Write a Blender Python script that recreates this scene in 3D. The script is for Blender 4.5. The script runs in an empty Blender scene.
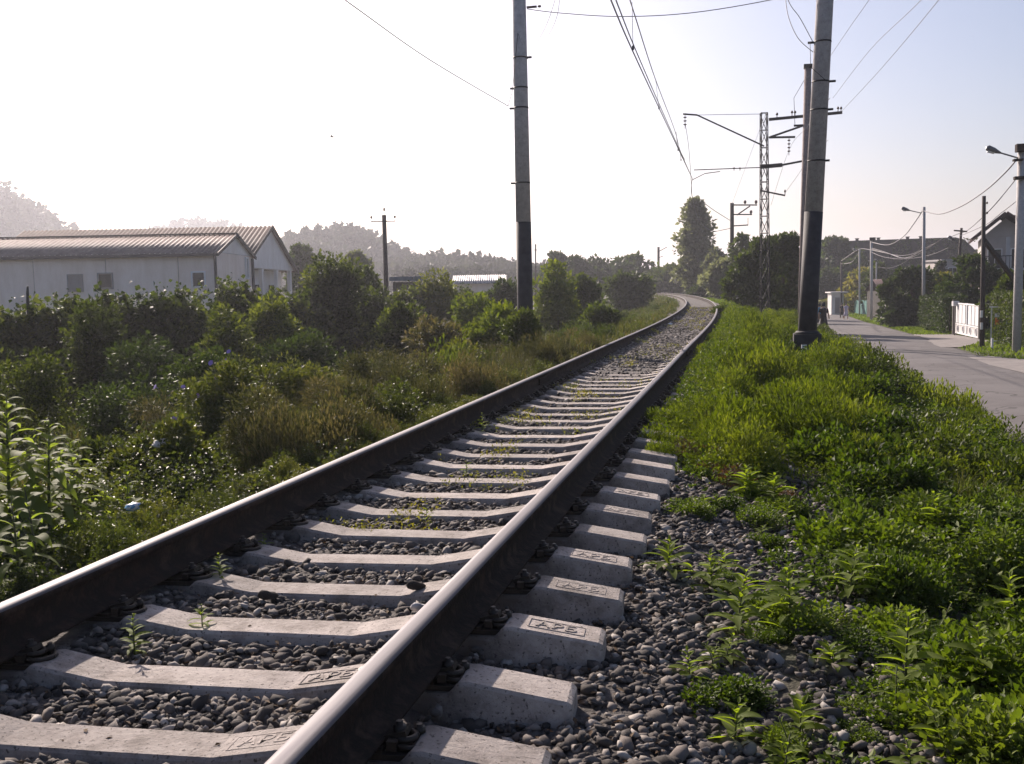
import bpy, bmesh, math, random
import numpy as np
from mathutils import Vector, Matrix
PI = math.pi
rng = np.random.default_rng(7)
random.seed(7)
S = bpy.context.scene
COL = S.collection

# ------------------------------------------------------------------ camera
FPX, YAW, PITCH, ROLL, CX, CZ = 1027.26, .2293, -.0918, -.0198, 1.916, 1.1375
fwd = Vector((-math.sin(YAW)*math.cos(PITCH), math.cos(YAW)*math.cos(PITCH), math.sin(PITCH)))
r0 = Vector((math.cos(YAW), math.sin(YAW), 0)); u0 = r0.cross(fwd)
rgt = r0*math.cos(ROLL)+u0*math.sin(ROLL); upv = rgt.cross(fwd)
CAM = Vector((CX, 0, CZ))
cd = bpy.data.cameras.new('camera'); cam = bpy.data.objects.new('camera', cd); COL.objects.link(cam)
m = Matrix((rgt, upv, -fwd)).transposed().to_4x4(); m.translation = CAM
cam.matrix_world = m
cd.sensor_width = 36; cd.lens = 36*FPX/1024; cd.clip_start = .05; cd.clip_end = 6000
S.camera = cam

# ------------------------------------------------------------------ light
SUN_AZ, SUN_EL = 40.0, 28.0            # degrees left of the track direction, and up
w = bpy.data.worlds.new('World'); S.world = w; w.use_nodes = True
nt = w.node_tree; nt.nodes.clear()
out = nt.nodes.new('ShaderNodeOutputWorld'); bg = nt.nodes.new('ShaderNodeBackground')
sky = nt.nodes.new('ShaderNodeTexSky'); sky.sky_type = 'NISHITA'; sky.sun_disc = False
sky.sun_elevation = math.radians(SUN_EL); sky.sun_rotation = math.radians(-SUN_AZ)
sky.air_density = 1.0; sky.dust_density = 2.5; sky.ozone_density = 3.0; sky.altitude = 0
bg.inputs[1].default_value = .072
tint = nt.nodes.new('ShaderNodeMix'); tint.data_type = 'RGBA'; tint.blend_type = 'MULTIPLY'; tint.inputs[0].default_value = 1
tint.inputs[7].default_value = (1.07, .97, .995, 1)   # the camera's slightly pink white balance
nt.links.new(sky.outputs[0], tint.inputs[6]); nt.links.new(tint.outputs[2], bg.inputs[0]); nt.links.new(bg.outputs[0], out.inputs[0])
sd = bpy.data.lights.new('sun', 'SUN'); sd.energy = 5.0; sd.angle = math.radians(.53); sd.color = (1, .87, .77)
so = bpy.data.objects.new('sun', sd); COL.objects.link(so)
saz, sel = math.radians(SUN_AZ), math.radians(SUN_EL)
sundir = Vector((-math.sin(saz)*math.cos(sel), math.cos(saz)*math.cos(sel), math.sin(sel)))
so.rotation_euler = sundir.to_track_quat('Z', 'Y').to_euler()
S.view_settings.view_transform = 'Standard'; S.view_settings.look = 'None'
S.view_settings.gamma = 1; S.view_settings.exposure = 0.85
S.cycles.volume_bounces = 1; S.cycles.max_bounces = 6; S.cycles.transparent_max_bounces = 6
S.cycles.diffuse_bounces = 3; S.cycles.glossy_bounces = 2; S.cycles.transmission_bounces = 3
HAZE = 0.0005

# ------------------------------------------------------------------ helpers
FH = Vector((-math.sin(YAW), math.cos(YAW), 0))
def at(px, py, d):                       # the point d metres ahead over the ground, seen in that direction
    v = fwd+rgt*((px-512)/FPX)-upv*((py-382)/FPX); return CAM+v*(d/v.dot(FH))
def onz(px, py, z):
    d = fwd+rgt*((px-512)/FPX)-upv*((py-382)/FPX); return CAM+d*((z-CZ)/d.z)
def zroad(y): return float(np.interp(y, [0,15,40,60,100,140,200,300], [-1.45,-1.5,-1.75,-2.0,-2.7,-3.1,-3.3,-3.5]))
ZRX = np.array([0,15,40,60,100,140,200,300.]); ZRY = np.array([-1.45,-1.5,-1.75,-2.0,-2.7,-3.1,-3.3,-3.5])
def xc(y): return -np.maximum(np.asarray(y, float)-25, 0)**2/1340
def xroadL(y): return np.interp(y, [-50,0,30,66,100,126,140,150,160], [6.3,6.3,6.2,5.8,6.3,6.2,2,-6,-18])
def xroadR(y): return np.interp(y, [-50,0,33,50,70,92,130,145,154,160], [9.9,9.9,9.8,10.6,11.3,12.0,13.,12.8,11.,8])
def smooth_noise(x, y, sc, seed=0):      # cheap value noise, vectorised
    x = np.asarray(x, float)/sc+seed*17.3; y = np.asarray(y, float)/sc+seed*9.1
    xi, yi = np.floor(x), np.floor(y); fx, fy = x-xi, y-yi
    fx = fx*fx*(3-2*fx); fy = fy*fy*(3-2*fy)
    def h(a, b): v = np.sin(a*127.1+b*311.7+seed*3.7)*43758.5453; return v-np.floor(v)
    return (h(xi,yi)*(1-fx)+h(xi+1,yi)*fx)*(1-fy)+(h(xi,yi+1)*(1-fx)+h(xi+1,yi+1)*fx)*fy
def zg(x, y):                            # ground height
    x = np.asarray(x, float); y = np.asarray(y, float)
    s = x-xc(y); zr = np.interp(y, ZRX, ZRY)
    x0 = xc(y)+2.2; t = np.clip((x-x0)/(6.4-x0), 0, 1)
    right = -.44+(zr+.44)*np.interp(t, [0,.3,.5,.75,1], [0,.12,.42,.88,1])
    left = np.interp(-s, [0,1.7,3,5,8,12,40], [-.42,-.44,-.75,-1.12,-1.35,-1.42,-1.4])
    z = np.where(s > 2.2, right, np.where(s > 0, -.42, left))
    n = (smooth_noise(x, y, 1.3, 1)-.5)*.12+(smooth_noise(x, y, .5, 2)-.5)*.05
    a = np.clip((np.abs(s)-1.6)*1.2, 0, 1)*np.where(t > .93, 0, 1)
    return z+n*a
def zbed(x, y):                          # top of the ballast
    s = x-xc(y)
    z = np.interp(y, [0,11,17,30], [-.280,-.278,-.248,-.222])-.045*(np.abs(s)>.9)
    z = z-.10*np.clip((np.abs(s)-1.4)/.6, 0, 2)**1.3
    z = z+(.075*np.exp(-((s+.80)/.16)**2)+.02*np.exp(-((s+.4)/.3)**2))*(.55+.6*smooth_noise(x,y,.6,15))*np.interp(y,[2.5,5],[.5,1])
    z = z+(smooth_noise(x, y, .22, 5)-.5)*.035
    return z

def zt(x, y):                            # whichever is on top, ballast or ground
    x = np.asarray(x, float); s = x-xc(y)
    return np.where(np.abs(s) < 2.05, np.maximum(zg(x,y), zbed(x,y)), zg(x,y))

def tag(o, label=None, cat=None, group=None, kind=None):
    if label: o['label'] = label
    if cat: o['category'] = cat
    if group: o['group'] = group
    if kind: o['kind'] = kind
    return o
def thing(name, label, cat, loc=(0,0,0), rz=0, group=None):
    o = bpy.data.objects.new(name, None); COL.objects.link(o); o.empty_display_size = .1
    o.location = loc; o.rotation_euler = (0,0,rz)
    return tag(o, label, cat, group)
def copy_tree(o, parent=None):
    c = o.copy(); COL.objects.link(c); c.parent = parent
    for ch in CH.get(o.name, []): copy_tree(ch, c)
    return c
CH = {}
def link(name, me, parent=None, loc=None):
    o = bpy.data.objects.new(name, me); COL.objects.link(o)
    if parent is not None:
        o.parent = parent; CH.setdefault(parent.name, []).append(o)
    if loc is not None: o.location = loc
    return o
def npmesh(name, V, F, mats, smooth=False, mi=None):
    V = np.asarray(V, np.float32); F = np.asarray(F, np.int32); k = F.shape[1]
    me = bpy.data.meshes.new(name)
    me.vertices.add(len(V)); me.vertices.foreach_set('co', V.ravel())
    me.loops.add(F.size); me.loops.foreach_set('vertex_index', F.ravel())
    me.polygons.add(len(F)); me.polygons.foreach_set('loop_start', np.arange(0, F.size, k, dtype=np.int32))
    me.polygons.foreach_set('loop_total', np.full(len(F), k, np.int32))
    if smooth: me.polygons.foreach_set('use_smooth', np.ones(len(F), bool))
    for mt in (mats if isinstance(mats, (list, tuple)) else [mats]): me.materials.append(mt)
    if mi is not None: me.polygons.foreach_set('material_index', np.asarray(mi, np.int32))
    me.update(calc_edges=True); return me

class MB:
    def __init__(s): s.v = []; s.f = []; s.m = []; s.s = []
    def face(s, idx, m=0, sm=False): s.f.append(idx); s.m.append(m); s.s.append(sm)
    def box(s, c, d, rz=0, m=0, rx=0, ry=0):
        R = Matrix.Rotation(rz,3,'Z')@Matrix.Rotation(ry,3,'Y')@Matrix.Rotation(rx,3,'X'); n = len(s.v); c = Vector(c)
        for z in (-1,1):
            for x, y in ((-1,-1),(1,-1),(1,1),(-1,1)): s.v.append(c+R@Vector((x*d[0]/2,y*d[1]/2,z*d[2]/2)))
        for q in ((3,2,1,0),(4,5,6,7),(0,1,5,4),(1,2,6,5),(2,3,7,6),(3,0,4,7)): s.face([n+i for i in q], m)
        return s
    def beam(s, a, b, wd, h=None, m=0):
        a, b = Vector(a), Vector(b); h = h or wd; d = (b-a); L = d.length; d.normalize()
        up = Vector((0,0,1)) if abs(d.z) < .95 else Vector((0,1,0))
        sx = d.cross(up).normalized(); sy = sx.cross(d); n = len(s.v)
        for p in (a, b):
            for x, y in ((-1,-1),(1,-1),(1,1),(-1,1)): s.v.append(p+sx*x*wd/2+sy*y*h/2)
        for q in ((0,1,2,3),(7,6,5,4),(4,5,1,0),(5,6,2,1),(6,7,3,2),(7,4,0,3)): s.face([n+i for i in q], m)
        return s
    def tube(s, pts, rad, k=8, m=0, cap=True):
        pts = [Vector(p) for p in pts]; n = len(s.v); N = len(pts)
        rad = rad if isinstance(rad, (list, tuple)) else [rad]*N
        prev = None
        for i, p in enumerate(pts):
            d = (pts[min(i+1,N-1)]-pts[max(i-1,0)]).normalized()
            if prev is None:
                a = Vector((1,0,0)) if abs(d.x) < .9 else Vector((0,1,0)); sx = d.cross(a).normalized()
            else: sx = (prev-d*prev.dot(d)).normalized()
            prev = sx; sy = d.cross(sx)
            for j in range(k):
                t = 2*PI*j/k; s.v.append(p+(sx*math.cos(t)+sy*math.sin(t))*rad[i])
        for i in range(N-1):
            for j in range(k): s.face([n+i*k+j, n+i*k+(j+1)%k, n+(i+1)*k+(j+1)%k, n+(i+1)*k+j], m, True)
        if cap: s.face([n+j for j in range(k)][::-1], m); s.face([n+(N-1)*k+j for j in range(k)], m)
        return s
    def ring(s, c, R, r, k=14, axis='Z', m=0):
        c = Vector(c); pts = []
        for i in range(k+1):
            t = 2*PI*i/k; a, b = math.cos(t)*R, math.sin(t)*R
            pts.append(c+(Vector((a,b,0)) if axis == 'Z' else Vector((a,0,b)) if axis == 'Y' else Vector((0,a,b))))
        return s.tube(pts, r, 5, m, False)
    def prism(s, poly, a, b, ax='Y', m=0):      # poly in the plane square to ax, extruded from a to b
        n = len(s.v); k = len(poly)
        for t in (a, b):
            for p, q in poly: s.v.append(Vector((p,t,q)) if ax == 'Y' else Vector((t,p,q)) if ax == 'X' else Vector((p,q,t)))
        s.face([n+i for i in range(k)], m); s.face([n+k+i for i in range(k)][::-1], m)
        for i in range(k): s.face([n+(i+1)%k, n+i, n+k+i, n+k+(i+1)%k], m)
        return s
    def lathe(s, prof, c=(0,0,0), k=12, m=0):
        n = len(s.v); c = Vector(c)
        for r, z in prof:
            for j in range(k): t = 2*PI*j/k; s.v.append(c+Vector((r*math.cos(t), r*math.sin(t), z)))
        for i in range(len(prof)-1):
            for j in range(k): s.face([n+i*k+j, n+i*k+(j+1)%k, n+(i+1)*k+(j+1)%k, n+(i+1)*k+j], m, True)
        s.face([n+j for j in range(k)][::-1], m); s.face([n+(len(prof)-1)*k+j for j in range(k)], m)
        return s
    def mesh(s, name, mats, fix=True):
        me = bpy.data.meshes.new(name); me.from_pydata([tuple(v) for v in s.v], [], s.f)
        for mt in (mats if isinstance(mats, (list, tuple)) else [mats]): me.materials.append(mt)
        me.polygons.foreach_set('material_index', s.m); me.polygons.foreach_set('use_smooth', s.s)
        if fix:
            bm = bmesh.new(); bm.from_mesh(me); bmesh.ops.recalc_face_normals(bm, faces=bm.faces); bm.to_mesh(me); bm.free()
        me.update(); return me
    def build(s, name, mats, parent=None, loc=None): return link(name, s.mesh(name, mats), parent, loc)

# ------------------------------------------------------------------ materials
def newmat(name):
    mt = bpy.data.materials.new(name); mt.use_nodes = True; n = mt.node_tree
    return mt, n, n.nodes['Principled BSDF'], n.nodes['Material Output']
def ramp(n, fac, stops):
    r = n.nodes.new('ShaderNodeValToRGB'); e = r.color_ramp.elements
    while len(e) < len(stops): e.new(.5)
    for el, (p, c) in zip(e, stops): el.position = p; el.color = (*c, 1)
    n.links.new(fac, r.inputs[0]); return r.outputs[0]
def noise(n, scale, detail=4, rough=.6, vec=None, dist=0):
    t = n.nodes.new('ShaderNodeTexNoise'); t.inputs['Scale'].default_value = scale
    t.inputs['Detail'].default_value = detail; t.inputs['Roughness'].default_value = rough; t.inputs['Distortion'].default_value = dist
    if vec is None:
        g = n.nodes.new('ShaderNodeTexCoord'); vec = g.outputs['Object']
    n.links.new(vec, t.inputs['Vector']); return t.outputs[0]
def mixc(n, fac, a, b, mode='MIX'):
    x = n.nodes.new('ShaderNodeMix'); x.data_type = 'RGBA'; x.blend_type = mode
    for i, v in ((0, fac), (6, a), (7, b)):
        if hasattr(v, 'links'): n.links.new(v, x.inputs[i])
        else: x.inputs[i].default_value = v if i == 0 else (*v, 1)
    return x.outputs[2]
def bump(n, b, h, strength=.4, dist=.02):
    x = n.nodes.new('ShaderNodeBump'); x.inputs['Strength'].default_value = strength; x.inputs['Distance'].default_value = dist
    n.links.new(h, x.inputs['Height']); n.links.new(x.outputs[0], b.inputs['Normal'])
def surf(name, c1, c2=None, sc=6, rough=.8, metal=0, bsc=40, bs=.3, bd=.01, spec=.4, c3=None):
    mt, n, b, o = newmat(name); c2 = c2 or tuple(v*.7 for v in c1)
    f = noise(n, sc, 6, .65)
    st = [(.3, c1), (.7, c2)] if c3 is None else [(.28, c1), (.5, c2), (.72, c3)]
    n.links.new(ramp(n, f, st), b.inputs['Base Color'])
    b.inputs['Roughness'].default_value = rough; b.inputs['Metallic'].default_value = metal
    b.inputs['Specular IOR Level'].default_value = spec
    if bs: bump(n, b, noise(n, bsc, 5, .6), bs, bd)
    return mt
def leafmat(name, cols, trans, tmix=.45, rough=.45, spec=.5, nsc=.6):
    mt, n, b, o = newmat(name)
    g = n.nodes.new('ShaderNodeNewGeometry'); tc = n.nodes.new('ShaderNodeTexCoord')
    nz = noise(n, nsc, 2, .5, g.outputs['Position'])
    ad = n.nodes.new('ShaderNodeMath'); ad.operation = 'MULTIPLY_ADD'; ad.inputs[1].default_value = .55
    n.links.new(g.outputs['Random Per Island'], ad.inputs[0])
    sb = n.nodes.new('ShaderNodeMath'); sb.operation = 'MULTIPLY_ADD'; sb.inputs[1].default_value = 1.3; sb.inputs[2].default_value = -.42
    n.links.new(nz, sb.inputs[0]); n.links.new(sb.outputs[0], ad.inputs[2])
    oi = n.nodes.new('ShaderNodeObjectInfo'); o2 = n.nodes.new('ShaderNodeMath'); o2.operation = 'MULTIPLY_ADD'; o2.inputs[1].default_value = .45
    n.links.new(oi.outputs['Random'], o2.inputs[0]); a3 = n.nodes.new('ShaderNodeMath'); a3.operation = 'SUBTRACT'; a3.inputs[1].default_value = .2
    n.links.new(ad.outputs[0], a3.inputs[0]); n.links.new(a3.outputs[0], o2.inputs[2])
    k = len(cols); c = ramp(n, o2.outputs[0], [(i/(k-1), x) for i, x in enumerate(cols)])
    n.links.new(c, b.inputs['Base Color']); b.inputs['Roughness'].default_value = rough; b.inputs['Specular IOR Level'].default_value = spec
    t = n.nodes.new('ShaderNodeBsdfTranslucent')
    n.links.new(mixc(n, 1.0, c, trans, 'MULTIPLY'), t.inputs[0])
    mx = n.nodes.new('ShaderNodeMixShader'); mx.inputs[0].default_value = tmix
    n.links.new(b.outputs[0], mx.inputs[1]); n.links.new(t.outputs[0], mx.inputs[2]); n.links.new(mx.outputs[0], o.inputs[0])
    return mt
M = {}
def concrete(name, a, b_, c3, stain=.5):
    mt, n, b, o = newmat(name)
    f = noise(n, 9, 8, .7); c = ramp(n, f, [(.3, a), (.52, b_), (.75, c3)])
    f2 = noise(n, 75, 3, .5); c = mixc(n, ramp(n, f2, [(.60, (0,0,0)), (.68, (1,1,1))]), c, tuple(v*.45 for v in a))
    if name.startswith('sleeper'):
        tc = n.nodes.new('ShaderNodeTexCoord'); sp_ = n.nodes.new('ShaderNodeSeparateXYZ'); n.links.new(tc.outputs['Object'], sp_.inputs[0])
        ab = n.nodes.new('ShaderNodeMath'); ab.operation = 'ABSOLUTE'; n.links.new(sp_.outputs[0], ab.inputs[0])
        su = n.nodes.new('ShaderNodeMath'); su.operation = 'SUBTRACT'; su.inputs[1].default_value = .8; n.links.new(ab.outputs[0], su.inputs[0])
        a2 = n.nodes.new('ShaderNodeMath'); a2.operation = 'ABSOLUTE'; n.links.new(su.outputs[0], a2.inputs[0])
        nn = n.nodes.new('ShaderNodeMath'); nn.operation = 'MULTIPLY_ADD'; nn.inputs[1].default_value = .35; n.links.new(noise(n, 6, 5, .7), nn.inputs[0]); n.links.new(a2.outputs[0], nn.inputs[2])
        c = mixc(n, ramp(n, nn.outputs[0], [(.25, (.85,)*3), (.44, (0,)*3)]), c, (.075,.055,.042))
        gi = n.nodes.new('ShaderNodeObjectInfo'); mp = n.nodes.new('ShaderNodeVectorMath'); mp.operation = 'ADD'; n.links.new(tc.outputs['Object'], mp.inputs[0]); n.links.new(gi.outputs['Location'], mp.inputs[1])
        st = noise(n, 3.5, 6, .75, mp.outputs[0]); c = mixc(n, ramp(n, st, [(.50, (0,)*3), (.66, (.7,)*3)]), c, (.13,.105,.085))
    oi = n.nodes.new('ShaderNodeObjectInfo'); hv = n.nodes.new('ShaderNodeMapRange'); hv.inputs[3].default_value = .78; hv.inputs[4].default_value = 1.08
    n.links.new(oi.outputs['Random'], hv.inputs[0])
    c = mixc(n, 1.0, c, hv.outputs[0], 'MULTIPLY')
    n.links.new(c, b.inputs['Base Color']); b.inputs['Roughness'].default_value = .88
    bump(n, b, noise(n, 38, 8, .75), .8, .012); return mt
M['sleeper'] = concrete('sleeper_concrete', (.25,.21,.187), (.40,.348,.315), (.49,.43,.392))
M['polecon'] = concrete('pole_concrete', (.34,.31,.305), (.46,.43,.425), (.55,.52,.515))
M['polebrown'] = concrete('pole_concrete_brown', (.17,.13,.12), (.26,.20,.185), (.33,.26,.245))
M['polecon2'] = concrete('pole_concrete_pale', (.34,.32,.31), (.42,.40,.39), (.5,.48,.46))
M['bitumen'] = surf('bitumen_paint', (.022,.019,.022), (.05,.045,.048), 5, .75, bsc=30)
M['rust'] = surf('rusty_steel', (.050,.031,.023), (.020,.015,.013), 7, .9, .0, 60, .6, c3=(.080,.052,.038), spec=.12)
M['dark'] = surf('dark_steel', (.03,.027,.028), (.018,.016,.017), 10, .6, .3)
M['grease'] = surf('oily_clip', (.02,.016,.013), (.04,.028,.02), 20, .5, .2)
def railhead():
    mt, n, b, o = newmat('polished_railhead')
    tc = n.nodes.new('ShaderNodeTexCoord'); mp = n.nodes.new('ShaderNodeMapping'); mp.inputs['Scale'].default_value = (60,1.5,10)
    n.links.new(tc.outputs['Object'], mp.inputs[0])
    f = noise(n, 1, 5, .6, mp.outputs[0])
    n.links.new(ramp(n, f, [(.35, (.10,.092,.10)), (.65, (.17,.158,.17))]), b.inputs['Base Color'])
    b.inputs['Metallic'].default_value = .55
    n.links.new(ramp(n, f, [(.3, (.6,)*3), (.7, (.8,)*3)]), b.inputs['Roughness']); return mt
M['head'] = railhead()
M['stone'] = None
def stonemat():
    mt, n, b, o = newmat('ballast_stone')
    g = n.nodes.new('ShaderNodeNewGeometry'); oi = n.nodes.new('ShaderNodeObjectInfo')
    ad = n.nodes.new('ShaderNodeMath'); ad.operation = 'ADD'; n.links.new(g.outputs['Random Per Island'], ad.inputs[0]); n.links.new(oi.outputs['Random'], ad.inputs[1])
    fr = n.nodes.new('ShaderNodeMath'); fr.operation = 'FRACT'; n.links.new(ad.outputs[0], fr.inputs[0])
    c = ramp(n, fr.outputs[0], [(0, (.045,.040,.037)), (.4, (.095,.085,.080)), (.68, (.15,.13,.118)), (.88, (.23,.208,.19)), (1, (.40,.375,.35))])
    f = noise(n, 45, 5, .7); c = mixc(n, 1.0, c, ramp(n, f, [(.3, (.65,.63,.62)), (.7, (1.1,1.08,1.05))]), 'MULTIPLY')
    n.links.new(c, b.inputs['Base Color']); b.inputs['Roughness'].default_value = .85; b.inputs['Specular IOR Level'].default_value = .2
    bump(n, b, noise(n, 120, 4), .3, .004); return mt
M['stone'] = stonemat()
M['bed'] = surf('ballast_bed', (.045,.038,.034), (.11,.098,.09), 14, .95, bsc=70, bs=1, bd=.03, c3=(.18,.16,.148))
M['dirtbed'] = M['bed']
M['soil'] = surf('soil', (.035,.03,.022), (.06,.055,.035), 3, .95, bsc=20, bs=.8, bd=.04, c3=(.05,.06,.028))
def asphalt():
    mt, n, b, o = newmat('asphalt')
    c = ramp(n, noise(n, .55, 7, .7), [(.3, (.10,.088,.085)), (.5, (.13,.118,.115)), (.72, (.165,.15,.145))])
    vo = n.nodes.new('ShaderNodeTexVoronoi'); vo.feature = 'DISTANCE_TO_EDGE'; vo.inputs['Scale'].default_value = .35
    g = n.nodes.new('ShaderNodeTexCoord'); wv = n.nodes.new('ShaderNodeVectorMath'); wv.operation = 'ADD'
    nt_ = n.nodes.new('ShaderNodeTexNoise'); nt_.inputs['Scale'].default_value = 1.5; n.links.new(g.outputs['Object'], nt_.inputs['Vector'])
    n.links.new(g.outputs['Object'], wv.inputs[0]); n.links.new(nt_.outputs[1], wv.inputs[1]); n.links.new(wv.outputs[0], vo.inputs['Vector'])
    c = mixc(n, ramp(n, vo.outputs[0], [(.004, (.8,)*3), (.012, (0,)*3)]), c, (.05,.045,.042))
    c = mixc(n, ramp(n, noise(n, .23, 1, .5), [(.60, (0,)*3), (.615, (.6,)*3)]), c, (.085,.077,.075))
    n.links.new(c, b.inputs['Base Color']); b.inputs['Roughness'].default_value = .88; b.inputs['Specular IOR Level'].default_value = .3
    bump(n, b, noise(n, 60, 5, .7), .6, .01); return mt
M['asphalt'] = asphalt()
M['gravel'] = surf('gravel_track', (.17,.15,.14), (.22,.195,.18), 2.5, .9, bsc=60, bs=.7, bd=.01, c3=(.26,.235,.215))
M['cream'] = surf('cream_wall_panel', (.80,.68,.60), (.85,.74,.67), 1.5, .85, bsc=12)
def streak(mt):
    n = mt.node_tree; b = n.nodes['Principled BSDF']; src = b.inputs['Base Color'].links[0].from_socket
    tc = n.nodes.new('ShaderNodeTexCoord'); mp = n.nodes.new('ShaderNodeMapping'); mp.inputs['Scale'].default_value = (1.1,1.1,.3); n.links.new(tc.outputs['Object'], mp.inputs[0])
    f = ramp(n, noise(n, 1, 6, .75, mp.outputs[0]), [(.42, (1,)*3), (.8, (.80,.76,.70))]); n.links.new(mixc(n, 1.0, src, f, 'MULTIPLY'), b.inputs['Base Color'])
streak(M['cream'])
M['whitewall'] = surf('white_render', (.74,.70,.68), (.80,.77,.75), 2, .8, bsc=15)
streak(M['whitewall'])
M['brownroof'] = surf('brown_corrugated_sheet', (.13,.095,.085), (.19,.145,.13), 1.5, .75, bsc=10, bs=.1, c3=(.25,.20,.185), spec=.15)
M['darkroof'] = surf('dark_brown_corrugated_sheet', (.06,.042,.038), (.09,.065,.06), 1.5, .8, bsc=10, bs=.1, c3=(.12,.09,.08), spec=.12)
M['greyroof'] = surf('grey_corrugated_sheet', (.28,.26,.26), (.38,.36,.36), 1.5, .5, bsc=10, bs=.1)
M['trim'] = surf('dark_trim', (.045,.035,.035), (.06,.05,.05), 5, .7)
M['seam'] = surf('panel_seam', (.30,.27,.26), (.25,.23,.22), 5, .8)
def glassm():
    mt, n, b, o = newmat('window_glass'); b.inputs['Base Color'].default_value = (.025,.028,.035,1)
    b.inputs['Roughness'].default_value = .12; b.inputs['Specular IOR Level'].default_value = .6
    bump(n, b, noise(n, 1.2, 2), .08, .02); return mt
M['glass'] = glassm()
M['blue'] = surf('faded_blue_sheet', (.05,.08,.12), (.09,.13,.17), 3, .6)
M['teal'] = surf('teal_netting', (.03,.12,.11), (.05,.17,.15), 3, .8)
M['white'] = surf('white_paint', (.66,.65,.66), (.76,.75,.75), 3, .5, bsc=20, bs=.1)
M['oldwhite'] = surf('dull_white_concrete', (.46,.44,.44), (.56,.54,.53), 2, .85)
M['wood'] = surf('dark_weathered_wood', (.035,.026,.024), (.065,.05,.045), 8, .85, bsc=30)
M['brick'] = surf('red_brick', (.10,.04,.03), (.14,.055,.04), 4, .9)
M['mossy'] = surf('mossy_dark_concrete', (.022,.019,.018), (.04,.034,.03), .8, .9, bsc=6, bs=.5, bd=.1, c3=(.065,.055,.05))
M['redroof'] = surf('red_brown_roof', (.07,.035,.035), (.10,.05,.05), 2, .7)
M['housewall'] = surf('grey_render', (.42,.375,.355), (.50,.45,.43), 1.5, .85)
M['lamp'] = surf('lamp_housing', (.10,.10,.11), (.16,.16,.17), 6, .4, .5)
M['lens'] = surf('lamp_lens', (.7,.7,.72), (.8,.8,.8), 6, .2, bs=0)
M['ceramic'] = surf('brown_glazed_insulator', (.05,.025,.02), (.08,.04,.03), 6, .25, bs=0)
M['glassins'] = surf('pale_glass_insulator', (.45,.5,.5), (.5,.55,.55), 6, .15, bs=0)
M['orange'] = surf('orange_sticker', (.75,.20,.03), (.7,.18,.03), 5, .5, bs=0)
M['wire'] = surf('wire_metal', (.10,.095,.10), (.13,.12,.13), 5, .5, .5, bs=0)
M['bark'] = surf('bark', (.06,.045,.035), (.10,.08,.06), 10, .95, bsc=30, bs=.7)
M['stem'] = surf('green_stem', (.06,.09,.03), (.09,.07,.035), 8, .7, bs=0)
YT = (2.6, 3.0, 1.0)
M['l_dark'] = leafmat('leaf_dark_green', [(.014,.022,.008), (.028,.042,.013), (.05,.066,.02)], (2.0,2.2,.6), .28, .6, .25)
M['l_vine'] = leafmat('leaf_vine', [(.014,.020,.007), (.036,.047,.014), (.13,.14,.04)], (2.2,2.4,.5), .36, .6, .18)
M['l_mid'] = leafmat('leaf_mid_green', [(.028,.040,.010), (.052,.070,.015), (.09,.105,.025)], (2.0,2.2,.6), .26, .6, .25)
M['l_bright'] = leafmat('leaf_bright_green', [(.042,.058,.010), (.098,.124,.022), (.19,.205,.045)], (1.8,2.0,.3), .28, .75, .08, 1.4)
M['l_yellow'] = leafmat('leaf_yellow_green', [(.06,.075,.015), (.10,.11,.022), (.16,.14,.04)], (2.1,2.1,.6), .38, .55, .3)
M['l_goose'] = leafmat('leaf_pale_weed', [(.10,.13,.035), (.13,.165,.045), (.17,.20,.06)], (1.8,1.9,.7), .62, .65, .2)
M['l_ground'] = leafmat('leaf_ground_cover', [(.018,.030,.007), (.048,.072,.014), (.09,.12,.022), (.14,.165,.04)], (1.9,2.2,.35), .27, .6, .2, 1.3)
M['l_shiny'] = leafmat('leaf_glossy_bramble', [(.026,.038,.012), (.056,.068,.022), (.11,.11,.04)], (2.0,2.1,.6), .32, .55, .4, 1.2)
M['l_red'] = leafmat('leaf_reddish', [(.06,.03,.018), (.075,.045,.02), (.05,.055,.02)], (1.8,1.5,.8), .3, .6)
M['l_poplar'] = leafmat('leaf_grey_green', [(.06,.07,.04), (.11,.12,.075), (.18,.185,.13)], (1.8,1.9,1.0), .35, .6, .3)
M['l_dead'] = leafmat('leaf_dead', [(.05,.03,.018), (.10,.065,.04), (.19,.14,.09)], (1.2,1.1,.9), .15, .8, .1)
M['l_weed'] = leafmat('leaf_weed', [(.07,.10,.018), (.11,.145,.026), (.15,.19,.04)], (2.2,2.3,.5), .55, .65, .15)
M['g_green'] = leafmat('grass_green', [(.045,.065,.012), (.075,.105,.018), (.12,.15,.03)], (2.0,2.2,.5), .4, .7, .15, .8)
M['g_dry'] = leafmat('grass_dry', [(.030,.045,.012), (.052,.068,.018), (.078,.084,.028), (.13,.10,.048)], (1.8,1.7,.8), .36, .75, .15, .9)
M['g_brown'] = leafmat('weed_brown', [(.028,.036,.016), (.062,.066,.032), (.13,.11,.066)], (1.8,1.7,.8), .3, .6, .2, 1.2)
M['far_leaf'] = leafmat('far_foliage', [(.015,.02,.01), (.03,.036,.02), (.05,.055,.03)], (1.8,2.0,.9), .15, .7, .2, .05)
M['plastic_white'] = surf('white_plastic', (.7,.7,.72), (.8,.8,.82), 20, .4, bsc=60, bs=.6)
M['plastic_blue'] = surf('blue_plastic', (.08,.25,.5), (.2,.42,.65), 20, .4, bs=0)
M['purple'] = surf('purple_petal', (.25,.15,.45), (.36,.25,.58), 20, .6, bs=0)
M['skin'] = surf('skin', (.42,.27,.2), (.45,.3,.22), 5, .6, bs=0)
M['black'] = surf('black_cloth', (.02,.018,.02), (.03,.028,.03), 8, .8, bs=0)
M['cyan'] = surf('blue_cloth', (.05,.22,.36), (.07,.28,.42), 8, .8, bs=0)
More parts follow.
